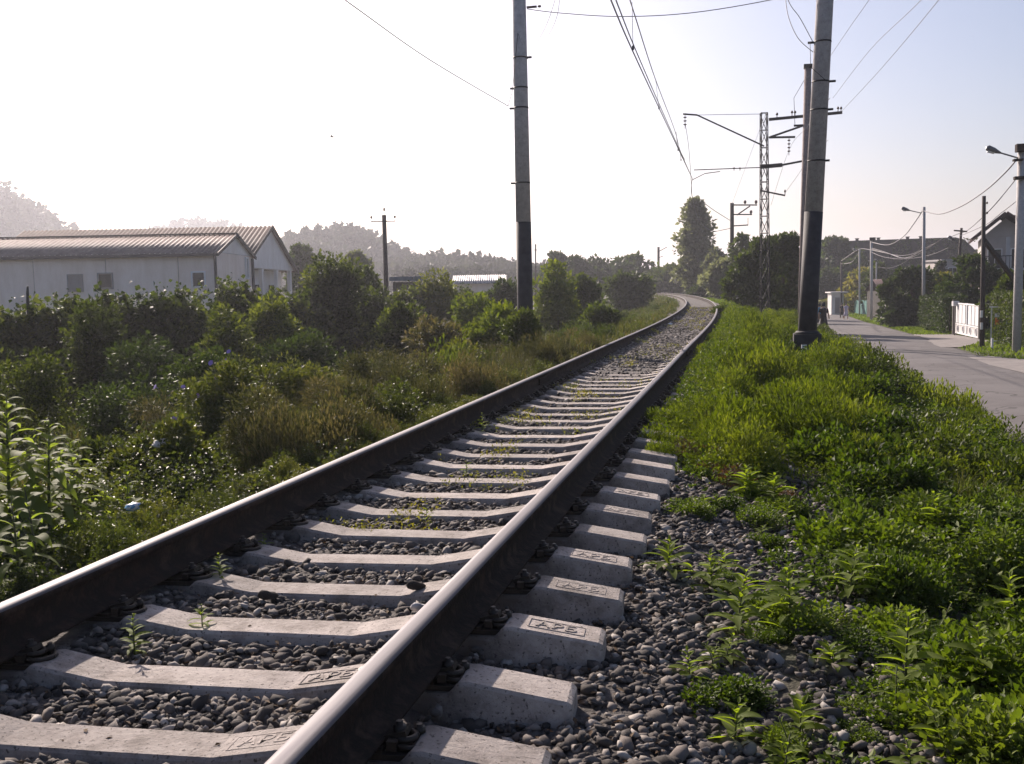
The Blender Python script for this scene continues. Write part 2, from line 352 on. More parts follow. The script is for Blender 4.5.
M['lilac'] = surf('patterned_lilac_cloth', (.35,.30,.42), (.6,.55,.62), 14, .8, bs=0)

# ------------------------------------------------------------------ foliage helpers
def unit(v): return v/np.maximum(np.linalg.norm(v, axis=-1, keepdims=True), 1e-9)
def leaves(P, D, size, asp=.5, fold=.25, N=None, droop=0.0):
    """folded two-triangle leaves at P pointing along D; size (n,)"""
    n = len(P); D = unit(D); size = np.broadcast_to(size, (n,))[:, None]
    A = rng.normal(size=(n,3)) if N is None else N
    W = unit(np.cross(D, A)); U = np.cross(W, D)
    b = P; t = P+D*size-np.array([0,0,1.])*size*droop
    mid = P+D*size*.45
    l = mid+W*size*asp*.5+U*size*fold*asp; r = mid-W*size*asp*.5+U*size*fold*asp
    V = np.stack([b, r, t, l], 1).reshape(-1,3)
    i = np.arange(n)*4; F = np.stack([np.stack([i,i+1,i+2],1), np.stack([i,i+2,i+3],1)],1).reshape(-1,3)
    return V, F
def blades(P, h, wd, lean=.35, curve=.5):
    n = len(P); h = np.broadcast_to(h, (n,))[:, None]; wd = np.broadcast_to(wd, (n,))[:, None]
    a = rng.uniform(0, 2*PI, n); L = np.stack([np.cos(a), np.sin(a), np.zeros(n)],1)
    W = np.stack([-np.sin(a+rng.normal(0,.6,n)), np.cos(a), np.zeros(n)],1)
    k = rng.uniform(.2,1,(n,1))*lean
    m_ = P+np.array([0,0,1.])*h*.55+L*h*k*.4; t = P+np.array([0,0,1.])*h*(1-curve*k*.5)+L*h*k*1.3
    V = np.stack([P-W*wd/2, P+W*wd/2, m_+W*wd*.4, m_-W*wd*.4, t],1).reshape(-1,3)
    i = np.arange(n)*5; F = np.stack([np.stack([i,i+1,i+2],1), np.stack([i,i+2,i+3],1), np.stack([i+3,i+2,i+4],1)],1).reshape(-1,3)
    return V, F
def join(parts):
    V, F, off = [], [], 0
    for v, f in parts: V.append(v); F.append(f+off); off += len(v)
    return np.concatenate(V), np.concatenate(F)
def clump_pts(n, cn, rx, ry, rz, spread, hollow=.55, flat=-1):
    c = unit(rng.normal(size=(cn,3)))*rng.uniform(hollow,1,(cn,1))
    c = c[c[:,2] > flat]
    cs = c*np.array([rx,ry,rz]); k = rng.integers(0, len(cs), n)
    off = unit(rng.normal(size=(n,3)))*(rng.uniform(.15,1,(n,1))**.6)*spread*rng.uniform(.6,1.3,(len(cs),1))[k]
    return cs[k]+off, off, cs
def crown_mesh(name, mat_, n, cn, r, leaf, spread, asp=.55, seed=0, flat=-1, hollow=.5, up=.25):
    global rng
    keep = rng; rng = np.random.default_rng(seed+100)
    P, off, cs = clump_pts(n, cn, *r, spread, hollow, flat)
    D = unit(off)+rng.normal(size=(n,3))*.55+np.array([0,0,up])
    V, F = leaves(P, D, leaf*rng.uniform(.6,1.35,n), asp)
    me = npmesh(name, V, F, mat_); rng = keep
    return me, cs

# ================================================================== GROUND
def grid(name, xs, ys, zf, mt, kind='structure', xf=None):
    X, Y = np.meshgrid(xs, ys); 
    XX = X if xf is None else xf(X, Y)
    Z = zf(XX, Y); V = np.stack([XX,Y,Z],-1).reshape(-1,3); nx = len(xs); i = (np.arange(len(ys)-1)[:,None]*nx+np.arange(nx-1)).ravel()
    F = np.stack([i,i+1,i+nx+1,i+nx],1); me = npmesh(name, V, F, mt, True); o = link(name, me); o['kind'] = kind; return o
xs = np.concatenate([np.linspace(-1500,-60,24), np.linspace(-58,-14,30), np.linspace(-13.5,12,150), np.linspace(12.5,60,50), np.linspace(70,1500,24)])
ys = np.concatenate([np.linspace(-60,-4,12), np.linspace(-3,30,160), np.linspace(30.5,200,240), np.linspace(205,2500,60)])
g = grid('ground', xs, ys, lambda x, y: np.where((x > xroadL(y)-.1) & (x < xroadR(y)+.15), np.interp(y, ZRX, ZRY)-.03, zg(x, y)-.02), M['soil'])
# ballast bed follows the track
bys = np.concatenate([np.linspace(-3,26,230), np.linspace(26.5,190,170)])
bx = np.linspace(-2.1,2.35,44)
grid('ballast', bx, bys, lambda x, y: zbed(x, y), M['bed'], xf=lambda X, Y: X+xc(Y))
ballast = bpy.data.objects['ballast']
# road
ry = np.concatenate([np.linspace(-30,160,120)]); t_ = np.linspace(0,1,12)
X = xroadL(ry)[:,None]*(1-t_)+xroadR(ry)[:,None]*t_; Y = np.repeat(ry[:,None],12,1)
Z = np.interp(Y, ZRX, ZRY)+.06*(1-(2*t_-1)**2)-.01
i = (np.arange(len(ry)-1)[:,None]*12+np.arange(11)).ravel()
o = link('road', npmesh('road', np.stack([X,Y,Z],-1).reshape(-1,3), np.stack([i,i+1,i+13,i+12],1), M['asphalt'], True)); o['kind'] = 'structure'
def patch(name, poly, mt, dz=.015):
    o = MB(); n = len(poly)
    o.v = [Vector((x, y, zroad(y)+dz)) for x, y in poly]; o.face(list(range(n)))
    ob = o.build(name, mt); ob['kind'] = 'structure'
    return ob
def strip(name, L, Rr, mt, dz):
    V = []; 
    ly = [p[1] for p in L]; yy = np.linspace(max(L[0][1],Rr[0][1]), min(L[-1][1],Rr[-1][1]), 30)
    xl = np.interp(yy, ly, [p[0] for p in L]); xr = np.interp(yy, [p[1] for p in Rr], [p[0] for p in Rr])
    wob = (smooth_noise(yy, yy*0, 1.5, 3)-.5)*.5
    tt = np.linspace(0,1,6); Xs = (xl+wob)[:,None]*(1-tt)+(xr)[:,None]*tt; Ys = np.repeat(yy[:,None],6,1)
    Zs = np.interp(Ys, ZRX, ZRY)+dz; i = (np.arange(29)[:,None]*6+np.arange(5)).ravel()
    o = link(name, npmesh(name, np.stack([Xs,Ys,Zs],-1).reshape(-1,3), np.stack([i,i+1,i+7,i+6],1), mt, True)); o['kind'] = 'structure'
strip('gravel_driveway', [(9.9,48),(10.8,56),(11.2,64)], [(10.8,48),(13.3,54),(13.3,64)], M['gravel'], .012)
strip('gravel_shoulder', [(9.6,20),(9.6,41)], [(15,20),(12.5,36),(10.6,41)], M['gravel'], .012)

# ================================================================== TRACK
def rail(name, sx, label):
    prof = [(-.075,-.180),(.075,-.180),(.075,-.169),(.030,-.152),(.010,-.135),(.009,-.065),(.018,-.047),(.0365,-.040),(.0375,-.012),(.031,-.003),(.014,0.0),(-.014,0.0),(-.031,-.003),(-.0375,-.012),(-.0365,-.040),(-.018,-.047),(-.009,-.065),(-.010,-.135),(-.030,-.152),(-.075,-.169)]
    ys_ = np.concatenate([np.array([-2.,0,2,5,9,14]), np.linspace(17,190,90)])
    V = []; k = len(prof)
    for y in ys_:
        a = math.atan2(-2*max(y-25,0)/1340, 1.0); wob = 0
        if sx > 0: wob = -.02*math.exp(-((y-19)/3.0)**2)
        for p, q in prof:
            lx = sx*.7965+p+wob; V.append((float(xc(y))+lx*math.cos(a), y-lx*math.sin(a), q+(wob*.6)))
    F = []; mi = []
    for j in range(len(ys_)-1):
        for i in range(k):
            F.append((j*k+i, j*k+(i+1)%k, (j+1)*k+(i+1)%k, (j+1)*k+i)); mi.append(1 if i in (8,9,10,11,12) else 0)
    me = npmesh(name, V, F, [M['rust'], M['head']], False, mi)
    return tag(link(name, me), label, 'rail')
ra = rail('rail', -1, 'left rail of the railway track, beside the brambles, rusty brown with a bright worn head')
rb = rail('rail', 1, 'right rail of the railway track, nearest the camera, rusty brown with a bright worn head')
for sx, r_ in ((1, rb), (-1, ra)):       # fishplated joint
    y0 = 18.9 if sx > 0 else 13.5
    fp = MB(); fp.box((sx*(.7965+.022), y0, -.10), (.022,.8,.085)); fp.box((sx*(.7965-.022), y0, -.10), (.022,.8,.085))
    for q in (-.3,-.15,.15,.3): fp.box((sx*(.7965+.045), y0+q, -.10), (.03,.04,.04))
    fp.build('fishplate', M['rust'], r_)

def sleeper_mesh():
    # cross sections along x: (x, top z, half top width)
    half = [(0,-.240,.086),(.345,-.240,.086),(.355,-.239,.086),(.60,-.196,.092),(.63,-.197,.092),(.66,-.222,.095),(.93,-.222,.095),(.97,-.183,.092),(1.0,-.180,.090),(1.335,-.232,.088),(1.352,-.245,.082)]
    prof = [(-x,z,w_) for x,z,w_ in half[::-1]]+half[1:]
    V = []; F = []
    for x, z, w_ in prof:
        V += [(x,-w_-.045,-.44),(x,-w_-.006,z-.012),(x,-w_+.004,z),(x,w_-.004,z),(x,w_+.006,z-.012),(x,w_+.045,-.44)]
    for j in range(len(prof)-1):
        for i in range(5): F.append((j*6+i, j*6+i+1, (j+1)*6+i+1, (j+1)*6+i))
    n = len(prof)-1
    F += [(0,1,2,3),(0,3,4,5),(n*6+3,n*6+2,n*6+1,n*6),(n*6+5,n*6+4,n*6+3,n*6)]
    F = [(f[3],f[2],f[1],f[0]) for f in F]
    me = bpy.data.meshes.new('sleeper'); me.from_pydata(V, [], F); me.materials.append(M['sleeper'])
    bm = bmesh.new(); bm.from_mesh(me); bmesh.ops.recalc_face_normals(bm, faces=bm.faces)
    # a little wear on edges
    for v in bm.verts: v.co.z += random.uniform(-.0015,.0015); v.co.y += random.uniform(-.0015,.0015)
    bm.to_mesh(me); bm.free(); return me
SLM = [sleeper_mesh() for _ in range(3)]
def clip_set(sx):
    out_ = []
    pl = MB(); pl.box((sx*.7965, 0, -.212), (.37,.15,.018)); pl.box((sx*.7965,0,-.197),(.16,.14,.012)); out_.append(pl.mesh('base_plate', M['grease']))
    for q in (-1,1):
        cl = MB(); cx = sx*.7965+q*.105
        cl.box((cx, 0, -.168), (.075,.06,.018), 0, 0, 0, -q*.25); cl.box((cx, 0, -.185), (.03,.12,.028))
        cl.ring((cx+q*.028, 0, -.176), .032, .011, 12); cl.ring((cx+q*.05, 0, -.192), .05, .010, 12)
        out_.append(cl.mesh('rail_clip', M['grease']))
        bt = MB(); cx = sx*.7965+q*.115
        bt.lathe([(.011,-.21),(.011,-.168),(.021,-.168),(.021,-.145),(.011,-.145),(.011,-.13)], (cx,0,0), 6); out_.append(bt.mesh('bolt', M['grease']))
        bt = MB(); bt.lathe([(.010,-.21),(.010,-.185),(.018,-.185),(.018,-.165),(.010,-.165),(.010,-.155)], (cx+q*.05,.04,0), 6); out_.append(bt.mesh('bolt', M['grease']))
    return out_
CLIPS = {sx: clip_set(sx) for sx in (-1,1)}
def text_mesh(s, size, mt, ext=.003, font=None):
    c = bpy.data.curves.new('lettering', 'FONT'); c.body = s; c.size = size; c.extrude = ext; c.align_x = 'CENTER'; c.align_y = 'CENTER'
    c.offset = .0006
    o = bpy.data.objects.new('t', c); COL.objects.link(o); dg = bpy.context.evaluated_depsgraph_get(); dg.update()
    me = bpy.data.meshes.new_from_object(o.evaluated_get(dg)); bpy.data.objects.remove(o); bpy.data.curves.remove(c)
    me.materials.clear(); me.materials.append(mt); return me
LET = text_mesh('\u0410\u0420\u0411', .085, M['sleeper'], .0016)
fr = MB()
for a, b in (((-.11,-.045),(.11,-.045)), ((-.11,.045),(.11,.045)), ((-.11,-.045),(-.11,.045)), ((.11,-.045),(.11,.045))):
    fr.beam((a[0],a[1],0), (b[0],b[1],0), .004, .004)
FRAME = fr.mesh('cast_border', M['sleeper'])
ords = ['first','second','third','fourth','fifth','sixth','seventh','eighth','ninth','tenth','eleventh','twelfth','thirteenth','fourteenth','fifteenth','sixteenth','seventeenth','eighteenth','nineteenth','twentieth']+['twenty-'+q for q in ('first','second','third','fourth','fifth','sixth','seventh','eighth','ninth')]+['thirtieth']
SK = .0684; SLP = []
k = 0
for i in range(-2, 44):
    yk = 2.6565+i*.543; yc = yk-.35*SK+.088
    o = bpy.data.objects.new('sleeper', SLM[i % 3]); COL.objects.link(o)
    o.location = (float(xc(yc))+random.uniform(-.018,.018), yc, random.uniform(-.006,.004)-(.01 if yc > 16 else 0)); o.rotation_euler = (0, random.uniform(-.004,.004), SK+random.uniform(-.008,.008))
    SLP.append(yc)
    vis = i >= 0
    lettered = i in (0,2,3,4,6,7)
    if not vis: lb = 'concrete sleeper under the rails just below the bottom edge of the photo' if i == -1 else 'concrete sleeper just outside the photo below its bottom edge, nearest the photographer'
    elif k < 30:
        lb = f'{ords[k]} concrete sleeper from the bottom of the photo, ' + ('cast letters on its end' if lettered else ('plain worn end' if i < 10 else 'end hidden by weeds'))
        k += 1
    else: lb = 'far concrete sleeper sunk in dusty ballast before the track bends'
    tag(o, lb, 'railway sleeper', 'concrete sleepers under the rails')
    if yc < 16:
        for sx in (-1,1):
            for me in CLIPS[sx]: link(me.name.split('.')[0], me, o)
    if lettered or i in (0,1):
        for sx in ((1,) if i else (-1,)):
            sl = math.atan2(-.052,.335)
            def plc(me, nm, xx, zz, rot): c = link(nm, me, o); c.location = (xx, 0, zz); c.rotation_euler = rot; return c
            if lettered and i:
                plc(LET, 'cast_letters', 1.165, -.2045, (0, -sl, 0)); plc(FRAME, 'cast_border', 1.165, -.2055, (0, -sl, 0))
            if i in (0,1): plc(FRAME, 'cast_border', .49, -.2155, (0, -math.atan2(.043,.245), 0)); plc(LET, 'cast_letters', .49, -.2145, (0, -math.atan2(.043,.245), 0))

# ballast stones
def ico(sub):
    bm = bmesh.new(); bmesh.ops.create_icosphere(bm, subdivisions=sub, radius=1)
    V = np.array([v.co[:] for v in bm.verts]); F = np.array([[v.index for v in f.verts] for f in bm.faces]); bm.free(); return V, F
I1, I2 = ico(1), ico(2)
def stone_variant(I, seed):
    r_ = np.random.default_rng(seed); V = I[0].copy()
    for _ in range(8):
        n_ = unit(r_.normal(size=3)); d = V@n_; c = r_.uniform(.5,.85); V = V-np.outer(np.maximum(d-c,0)*.85, n_)
    V = V*(1+r_.normal(0,.09,(len(V),1)))*np.array([1.15, r_.uniform(.55,.95), r_.uniform(.35,.62)])
    return V, I[1]
SV1 = [stone_variant(I1, 50+i) for i in range(8)]; SV2 = [stone_variant(I2, 80+i) for i in range(8)]
def blocked(x, y):
    """inside a sleeper's top"""
    ylocal = y-(x)*SK; yy = np.array(SLP); j = np.argmin(np.abs(ylocal[:,None]-yy[None]), 1)
    return (np.abs(ylocal-yy[j]) < .115) & (np.abs(x) < 1.36)
def rotm(n):
    q = unit(rng.normal(size=(n,4))); a,b,c,d = q.T
    # keep stones mostly lying flat
    return None
def stones(pts, sz, variants, flat=.35):
    n = len(pts); vid = rng.integers(0, len(variants), n); out_ = []
    yaw = rng.uniform(0,2*PI,n); tx = rng.normal(0,flat,n); ty = rng.normal(0,flat,n)
    cy, sy = np.cos(yaw), np.sin(yaw); cx_, sx_ = np.cos(tx), np.sin(tx); cz_, sz_ = np.cos(ty), np.sin(ty)
    for k_ in range(len(variants)):
        q = np.where(vid == k_)[0]
        if not len(q): continue
        V, F = variants[k_]; V = V[None]*sz[q][:,None,None]
        x, y, z = V[...,0], V[...,1], V[...,2]
        y, z = y*cx_[q][:,None]-z*sx_[q][:,None], y*sx_[q][:,None]+z*cx_[q][:,None]
        x, z = x*cz_[q][:,None]+z*sz_[q][:,None], -x*sz_[q][:,None]+z*cz_[q][:,None]
        x, y = x*cy[q][:,None]-y*sy[q][:,None], x*sy[q][:,None]+y*cy[q][:,None]
        P = np.stack([x,y,z],-1)+pts[q][:,None]
        nv = len(variants[k_][0]); Fq = (F[None]+(np.arange(len(q))*nv)[:,None,None]).reshape(-1,3)
        out_.append((P.reshape(-1,3), Fq))
    return join(out_)
def scatter(n, x0, x1, y0, y1, power=1.0):
    """points with density falling with distance from the camera"""
    x = rng.uniform(x0, x1, n*3); u = rng.uniform(0,1,n*3)
    a, b = y0+2.0, y1+2.0
    y = (a**(1-power)+u*(b**(1-power)-a**(1-power)))**(1/(1-power))-2.0 if power != 1 else a*(b/a)**u-2.0
    return x[:n], y[:n]
x1, y1 = scatter(62000, -1.75, 2.95, 1.6, 17, 1.3)
u_ = rng.uniform(0,1,len(x1))
ok = (~blocked(x1, y1) | ((x1 < -.45) & (x1 > -1.3) & (zbed(x1,y1) > -.215))) & (np.abs(np.abs(x1)-.7965) > .07)
ok &= ~((x1 > 2.1) & (u_ < (x1-2.1)*1.1)) & ~((x1 > 1.75) & (y1 > 8.8)) & ~((y1 > 12.5) & (u_ > .6))
x1, y1 = x1[ok], y1[ok]
sz = np.clip(rng.lognormal(math.log(.0215), .32, len(x1)), .011, .052)
zb = np.where(np.abs(x1) > 2.1, np.maximum(zbed(x1,y1), zg(x1,y1)), zbed(x1, y1))
zz = zb+rng.uniform(-.010,.016,len(x1))+sz*.1
pts = np.stack([x1,y1,zz],1)
dist = np.hypot(x1-CX, y1)
# the 300 largest in view become parts
score = sz/dist; lat = (x1-CX)*r0.x+y1*r0.y; dep = -(x1-CX)*math.sin(YAW)+y1*math.cos(YAW)
inview = (dep > 2.2) & (np.abs(lat/dep) < .5) & (dep*.46 > 1.4)
idx = np.argsort(-(score*inview))[:300]; msk = np.zeros(len(x1), bool); msk[idx] = True
SM = [npmesh('stone', V, F, M['stone'], False) for V, F in SV1]
for j in idx:
    o = bpy.data.objects.new('stone', SM[random.randrange(8)]); COL.objects.link(o); o.parent = ballast
    o.location = pts[j]; s_ = float(sz[j]); o.scale = (s_,s_,s_); o.rotation_euler = (random.gauss(0,.35), random.gauss(0,.35), random.uniform(0,6.3))
fx_, fy_ = scatter(9000, -1.0, 1.0, 17, 60, 1.3); fs_ = np.clip(rng.lognormal(math.log(.022), .35, len(fx_)), .012, .06)+.0003*fy_
fpts = np.stack([fx_+xc(fy_), fy_, zbed(fx_+xc(fy_), fy_)],1)
near = ~msk & (dist < 5.2); far = ~msk & ~near
V, F = join([stones(fpts, fs_, SV1), stones(pts[near], sz[near], SV1), stones(pts[far], sz[far], [(v, f) for v, f in SV1])])
o = link('loose_stones', npmesh('loose_stones', V, F, M['stone'], False), ballast); o['kind'] = 'stuff'

# dead leaves, twigs and crumbs on the stones and sleepers
lx_, ly_ = scatter(5200, -1.6, 3.1, 1.8, 14, 1.1); lk = (np.abs(np.abs(lx_)-.7965) > .1); lx_, ly_ = lx_[lk], ly_[lk]
on = blocked(lx_, ly_); keep_l = ~on | (rng.uniform(0,1,len(on)) < .12); lx_, ly_, on = lx_[keep_l], ly_[keep_l], on[keep_l]
lz = np.where(on, np.where(np.abs(lx_) < .5, -.237, -.19), zbed(lx_, ly_)+.022)
keep_l = ~(on & (np.abs(np.abs(lx_)-.8) < .22)) & ~(on & (np.abs(lx_) > 1.0)) & ~(on & (np.abs(lx_) > .33)); lx_, ly_, lz = lx_[keep_l], ly_[keep_l], lz[keep_l]
D_ = rng.normal(size=(len(lx_),3)); D_[:,2] *= .15; N_ = rng.normal(size=(len(lx_),3))*.25+np.array([0,0,1.])
LIT = leaves(np.stack([lx_,ly_,lz],1), D_, rng.uniform(.012,.04,len(lx_)), .4, .3, N_); LIT2 = None
def single_stone(name, loc, s_, label, mt):
    V, F = SV2[3]; o = link(name, npmesh(name, V, F, mt, True)); o.location = loc; o.scale = (s_,s_*.8,s_*.9); o.rotation_euler = (.3,.2,.8)
    return tag(o, label, 'stone')
p = onz(422,603,-.15); single_stone('stone', (p.x-.015,p.y,-.165), .042, 'white stone lying on a sleeper against the right rail', M['oldwhite'])
p = onz(437,560,-.2); single_stone('stone', (.43,4.35,-.20), .05, 'dark rock resting on a sleeper left of the right rail', M['bed'])
p = onz(267,592,-.2); single_stone('stone', (p.x,p.y,-.21), .05, 'dark angular rock on a sleeper near the left rail', M['bed'])

o = link('leaf_litter', npmesh('leaf_litter', LIT[0], LIT[1], M['l_dead'])); o['kind'] = 'stuff'
# ================================================================== UNDERGROWTH (nobody could count it)
def leaf_field(name, mat_, n, x0, x1, y0, y1, hfun, size, power=1.2, asp=.5, mask=None, up=.5, layer=.75, dsz=.0009, label=None):
    x, y = scatter(n, x0, x1, y0, y1, power)
    x = x+xc(y)
    h = hfun(x, y); keep_ = (h > .015) & (rng.uniform(0,1,len(h)) < np.clip((h-.02)/.12,.12,1))
    if mask is not None: keep_ &= mask(x, y)
    x, y, h = x[keep_], y[keep_], h[keep_]; n = len(x)
    z = zt(x,y)+h*(1-rng.uniform(0,1,n)**1.6*layer)
    D = rng.normal(size=(n,3)); D[:,2] = np.abs(D[:,2])*.4+rng.normal(0,.35,n)*.5+up*.3
    d = np.hypot(x-CX, y); s_ = (size+dsz*d)*rng.uniform(.5,1.5,n)
    N_ = rng.normal(size=(n,3))*.8; N_[:,2] += 1.0
    V, F = leaves(np.stack([x,y,z],1), D, s_, asp, .3, N_)
    return V, F
def blade_field(n, x0, x1, y0, y1, hfun, wd, power=1.2, mask=None, lean=.45, dw=.0006):
    x, y = scatter(n, x0, x1, y0, y1, power); x = x+xc(y)
    h = hfun(x, y); keep_ = h > .02
    if mask is not None: keep_ &= mask(x, y)
    x, y, h = x[keep_], y[keep_], h[keep_]; d = np.hypot(x-CX, y)
    return blades(np.stack([x,y,zt(x,y)-.02],1), h*rng.uniform(.5,1.15,len(x)), (wd+dw*d)*rng.uniform(.6,1.3,len(x)), lean)
def nz(x, y, sc, sd): return smooth_noise(x, y, sc, sd)
def domes(x, y, c, sd, dens=.9, wob=.25):
    """plump separate mounds, one jittered centre in most cells of size c; 0..1"""
    x = np.asarray(x, float); y = np.asarray(y, float)
    x = x+(nz(x,y,c*.45,sd+2)-.5)*c*wob*2; y = y+(nz(x,y,c*.45,sd+3)-.5)*c*wob*2
    gx, gy = np.floor(x/c), np.floor(y/c); best = np.zeros_like(x)
    def hs(a, b, k): v = np.sin(a*91.7+b*237.1+(sd*7+k)*13.13)*24634.6345; return v-np.floor(v)
    for i in (-1,0,1):
        for j in (-1,0,1):
            a, b = gx+i, gy+j; cx_ = (a+.5+(hs(a,b,1)-.5)*.8)*c; cy_ = (b+.5+(hs(a,b,2)-.5)*.8)*c
            r_ = c*(.36+.30*hs(a,b,3)); H = (.45+.55*hs(a,b,4))*(hs(a,b,5) < dens)
            q = np.clip(1-((x-cx_)**2+(y-cy_)**2)/r_**2, 0, 1)**.5*H; best = np.maximum(best, q)
    return best
# --- right, foreground ground cover with patchy gaps towards the ballast
def h_r(x, y):
    s = x-xc(y); a = np.clip((s-(1.85-.06*np.clip(y-3,0,6)))/1.1, 0, 1)
    a = a*np.clip((nz(x,y,.7,11)*1.5-.40+np.clip((s-2.9)*.5,0,.9)), 0, 1)
    return a*(.03+.50*domes(x,y,.9,12,.85)+.16*domes(x,y,.3,13,.7))*np.clip(.5+(s-2)*.33,0,1.1)
mk = lambda x, y: (x < 6.3)
V, F = leaf_field('g', None, 260000, 1.5, 6.6, 1.8, 13, h_r, .030, 1.15, .5, mk, .5, .85)
o = link('ground_cover', npmesh('ground_cover', V, F, M['l_ground'])); o['kind'] = 'stuff'
# --- right, lush feathery weeds bulging beside the right rail
def h_r2(x, y):
    s = x-xc(y); e = .88+.38*np.clip((9.6-y)/2.2,0,2)**1.2+.14*(nz(x,y,.6,21)-.3)
    a = np.clip((s-e)/.3, 0, 1)*np.clip((y-6.9)/1.4,0,1)
    t = np.clip((6.2-x)/1.4,0.12,1)*(x < 6.3)
    lump = np.clip(nz(x,y,.85,22)*1.9-.5,0,1)
    edge = .16*np.clip((y-8)/2,0,1)*np.clip((2.2-s)/.8,0,1)
    return a*t*(.03+edge*1.35+.30*domes(x,y,1.15,22,.85)*(.6+.8*nz(x,y,2.5,24))+.12*domes(x,y,.3,23))*np.interp(y,[0,30,120],[1,.9,1.0])
for nm_, mk_, key_, n1, n2, sd_ in (('lush_weeds', lambda x, y: mk(x,y) & (nz(x,y,1.3,25)+nz(x,y,.4,26)*.5 > .62), 'l_bright', 140000, 12000, 1), ('mixed_weeds', lambda x, y: mk(x,y) & (nz(x,y,1.3,25)+nz(x,y,.4,26)*.5 <= .68), 'l_ground', 150000, 12000, 2)):
    V1, F1 = leaf_field('g', None, n1, .85, 7.2, 6.9, 60, h_r2, .028, 1.35, .36 if sd_ == 1 else .5, mk_, 1.2, .75, .0009)
    V2, F2 = blade_field(n2, .85, 7.2, 7.2, 60, lambda x, y: h_r2(x,y)*.9, .004, 1.35, mk_, .7)
    V, F = join([(V1,F1),(V2,F2)])
    o = link(nm_, npmesh(nm_, V, F, M[key_])); o['kind'] = 'stuff'
# darker broadleaf patches down the bank to the road
def h_r3(x, y):
    s = x-xc(y); b = np.clip((s-3.2)/1.0,0,1)*np.clip((6.3-x)/1.0,.1,1)*(x < 6.35)*np.clip((y-5)/2,0,1)
    return b*np.clip(nz(x,y,2.2,31)*2.0-.45,0,1)*(.08+.62*domes(x,y,1.1,33,.85))
V, F = leaf_field('g', None, 90000, 3.0, 7.0, 5, 60, h_r3, .03, 1.3, .6, mk, .4, .7, .0011)
o = link('bank_weeds', npmesh('bank_weeds', V, F, M['l_mid'])); o['kind'] = 'stuff'
# dry golden tufts on the right bank
def h_r4(x, y): return .38*domes(x,y,.9,77,.28)*(x < 5.4)+np.clip(1-np.hypot((x-4.2)/.8,(y-11.2)/1.6),0,1)*.5+np.clip(1-np.hypot((x-3.4)/.5,(y-8.4)/.7),0,1)*.3
V, F = blade_field(26000, 2.3, 5.4, 6, 34, h_r4, .004, 1.2, None, .6)
o = link('dry_grass', npmesh('dry_grass', V, F, M['g_dry'])); o['kind'] = 'stuff'
# --- left, bramble undergrowth close to the camera
def h_l(x, y):
    s = -(x-xc(y)); a = np.clip((s-.98)/.7,0,1)
    fg = np.clip((13.5-y)/2.5,0,1)
    return a*fg*(.06+.60*domes(x,y,1.0,41,.85)*np.clip((s-1.35)/1.0,.2,1.1)+.2*domes(x,y,.32,42,.8))
V, F = leaf_field('g', None, 170000, -8.5, -1.05, 2.0, 14, h_l, .026, 1.0, .6)
o = link('brambles', npmesh('brambles', V, F, M['l_shiny'])); o['kind'] = 'stuff'
# dry brownish wiry weeds (middle left)
def h_l2(x, y):
    s = -(x-xc(y)); a = np.clip((s-1.2)/.7,0,1)*np.clip((y-8)/2,0,1)*np.clip((30-y)/8,0,1)*np.clip((7.5-s)/2,0,1)
    return a*(.16+.85*domes(x,y,1.3,51,.9)*np.clip((s-1.3)/1.2,.25,1)+.15*domes(x,y,.4,52))
V1, F1 = blade_field(60000, -8, -1.1, 8, 32, h_l2, .004, 1.1, None, .25, .0005)
V2, F2 = leaf_field('g', None, 90000, -8, -1.1, 8, 32, h_l2, .016, 1.1, .35, None, 1.5, .8, .0010)
V, F = join([(V1,F1),(V2,F2)])
o = link('wiry_weeds', npmesh('wiry_weeds', V, F, M['g_brown'])); o['kind'] = 'stuff'
# green/yellow grass strips, left and far
def h_l3(x, y):
    s = -(x-xc(y)); a = np.clip((s-1.15)/.5,0,1)*np.clip((y-11)/5,0,1)
    return a*(.12+.42*domes(x,y,1.8,61,.8))
V, F = blade_field(110000, -14, -1.1, 12, 150, h_l3, .006, 1.5, None, .5, .0008)
o = link('meadow_grass', npmesh('meadow_grass', V, F, M['g_dry'])); o['kind'] = 'stuff'
V1, F1 = leaf_field('g', None, 110000, -13, -1.1, 12, 130, lambda x, y: h_l3(x,y)*np.clip(nz(x,y,3,63)*2.2-.6,0,1.2), .02, 1.45, .4, None, 1.0, .7, .0011)
o = link('meadow_weeds', npmesh('meadow_weeds', V1, F1, M['l_mid'])); o['kind'] = 'stuff'
# right far grass between track and road, y 55+
def h_rf(x, y):
    s = x-xc(y); return np.clip((s-1.3)/.6,0,1)*np.clip((y-50)/8,0,1)*(.12+.22*nz(x,y,3,71))*np.clip((xroadL(y)-.1-x)/.8,0,1)
V, F = blade_field(60000, 1.2, 18, 50, 170, h_rf, .006, 1.6, None, .5, .0010)
o = link('far_grass', npmesh('far_grass', V, F, M['g_green'])); o['kind'] = 'stuff'
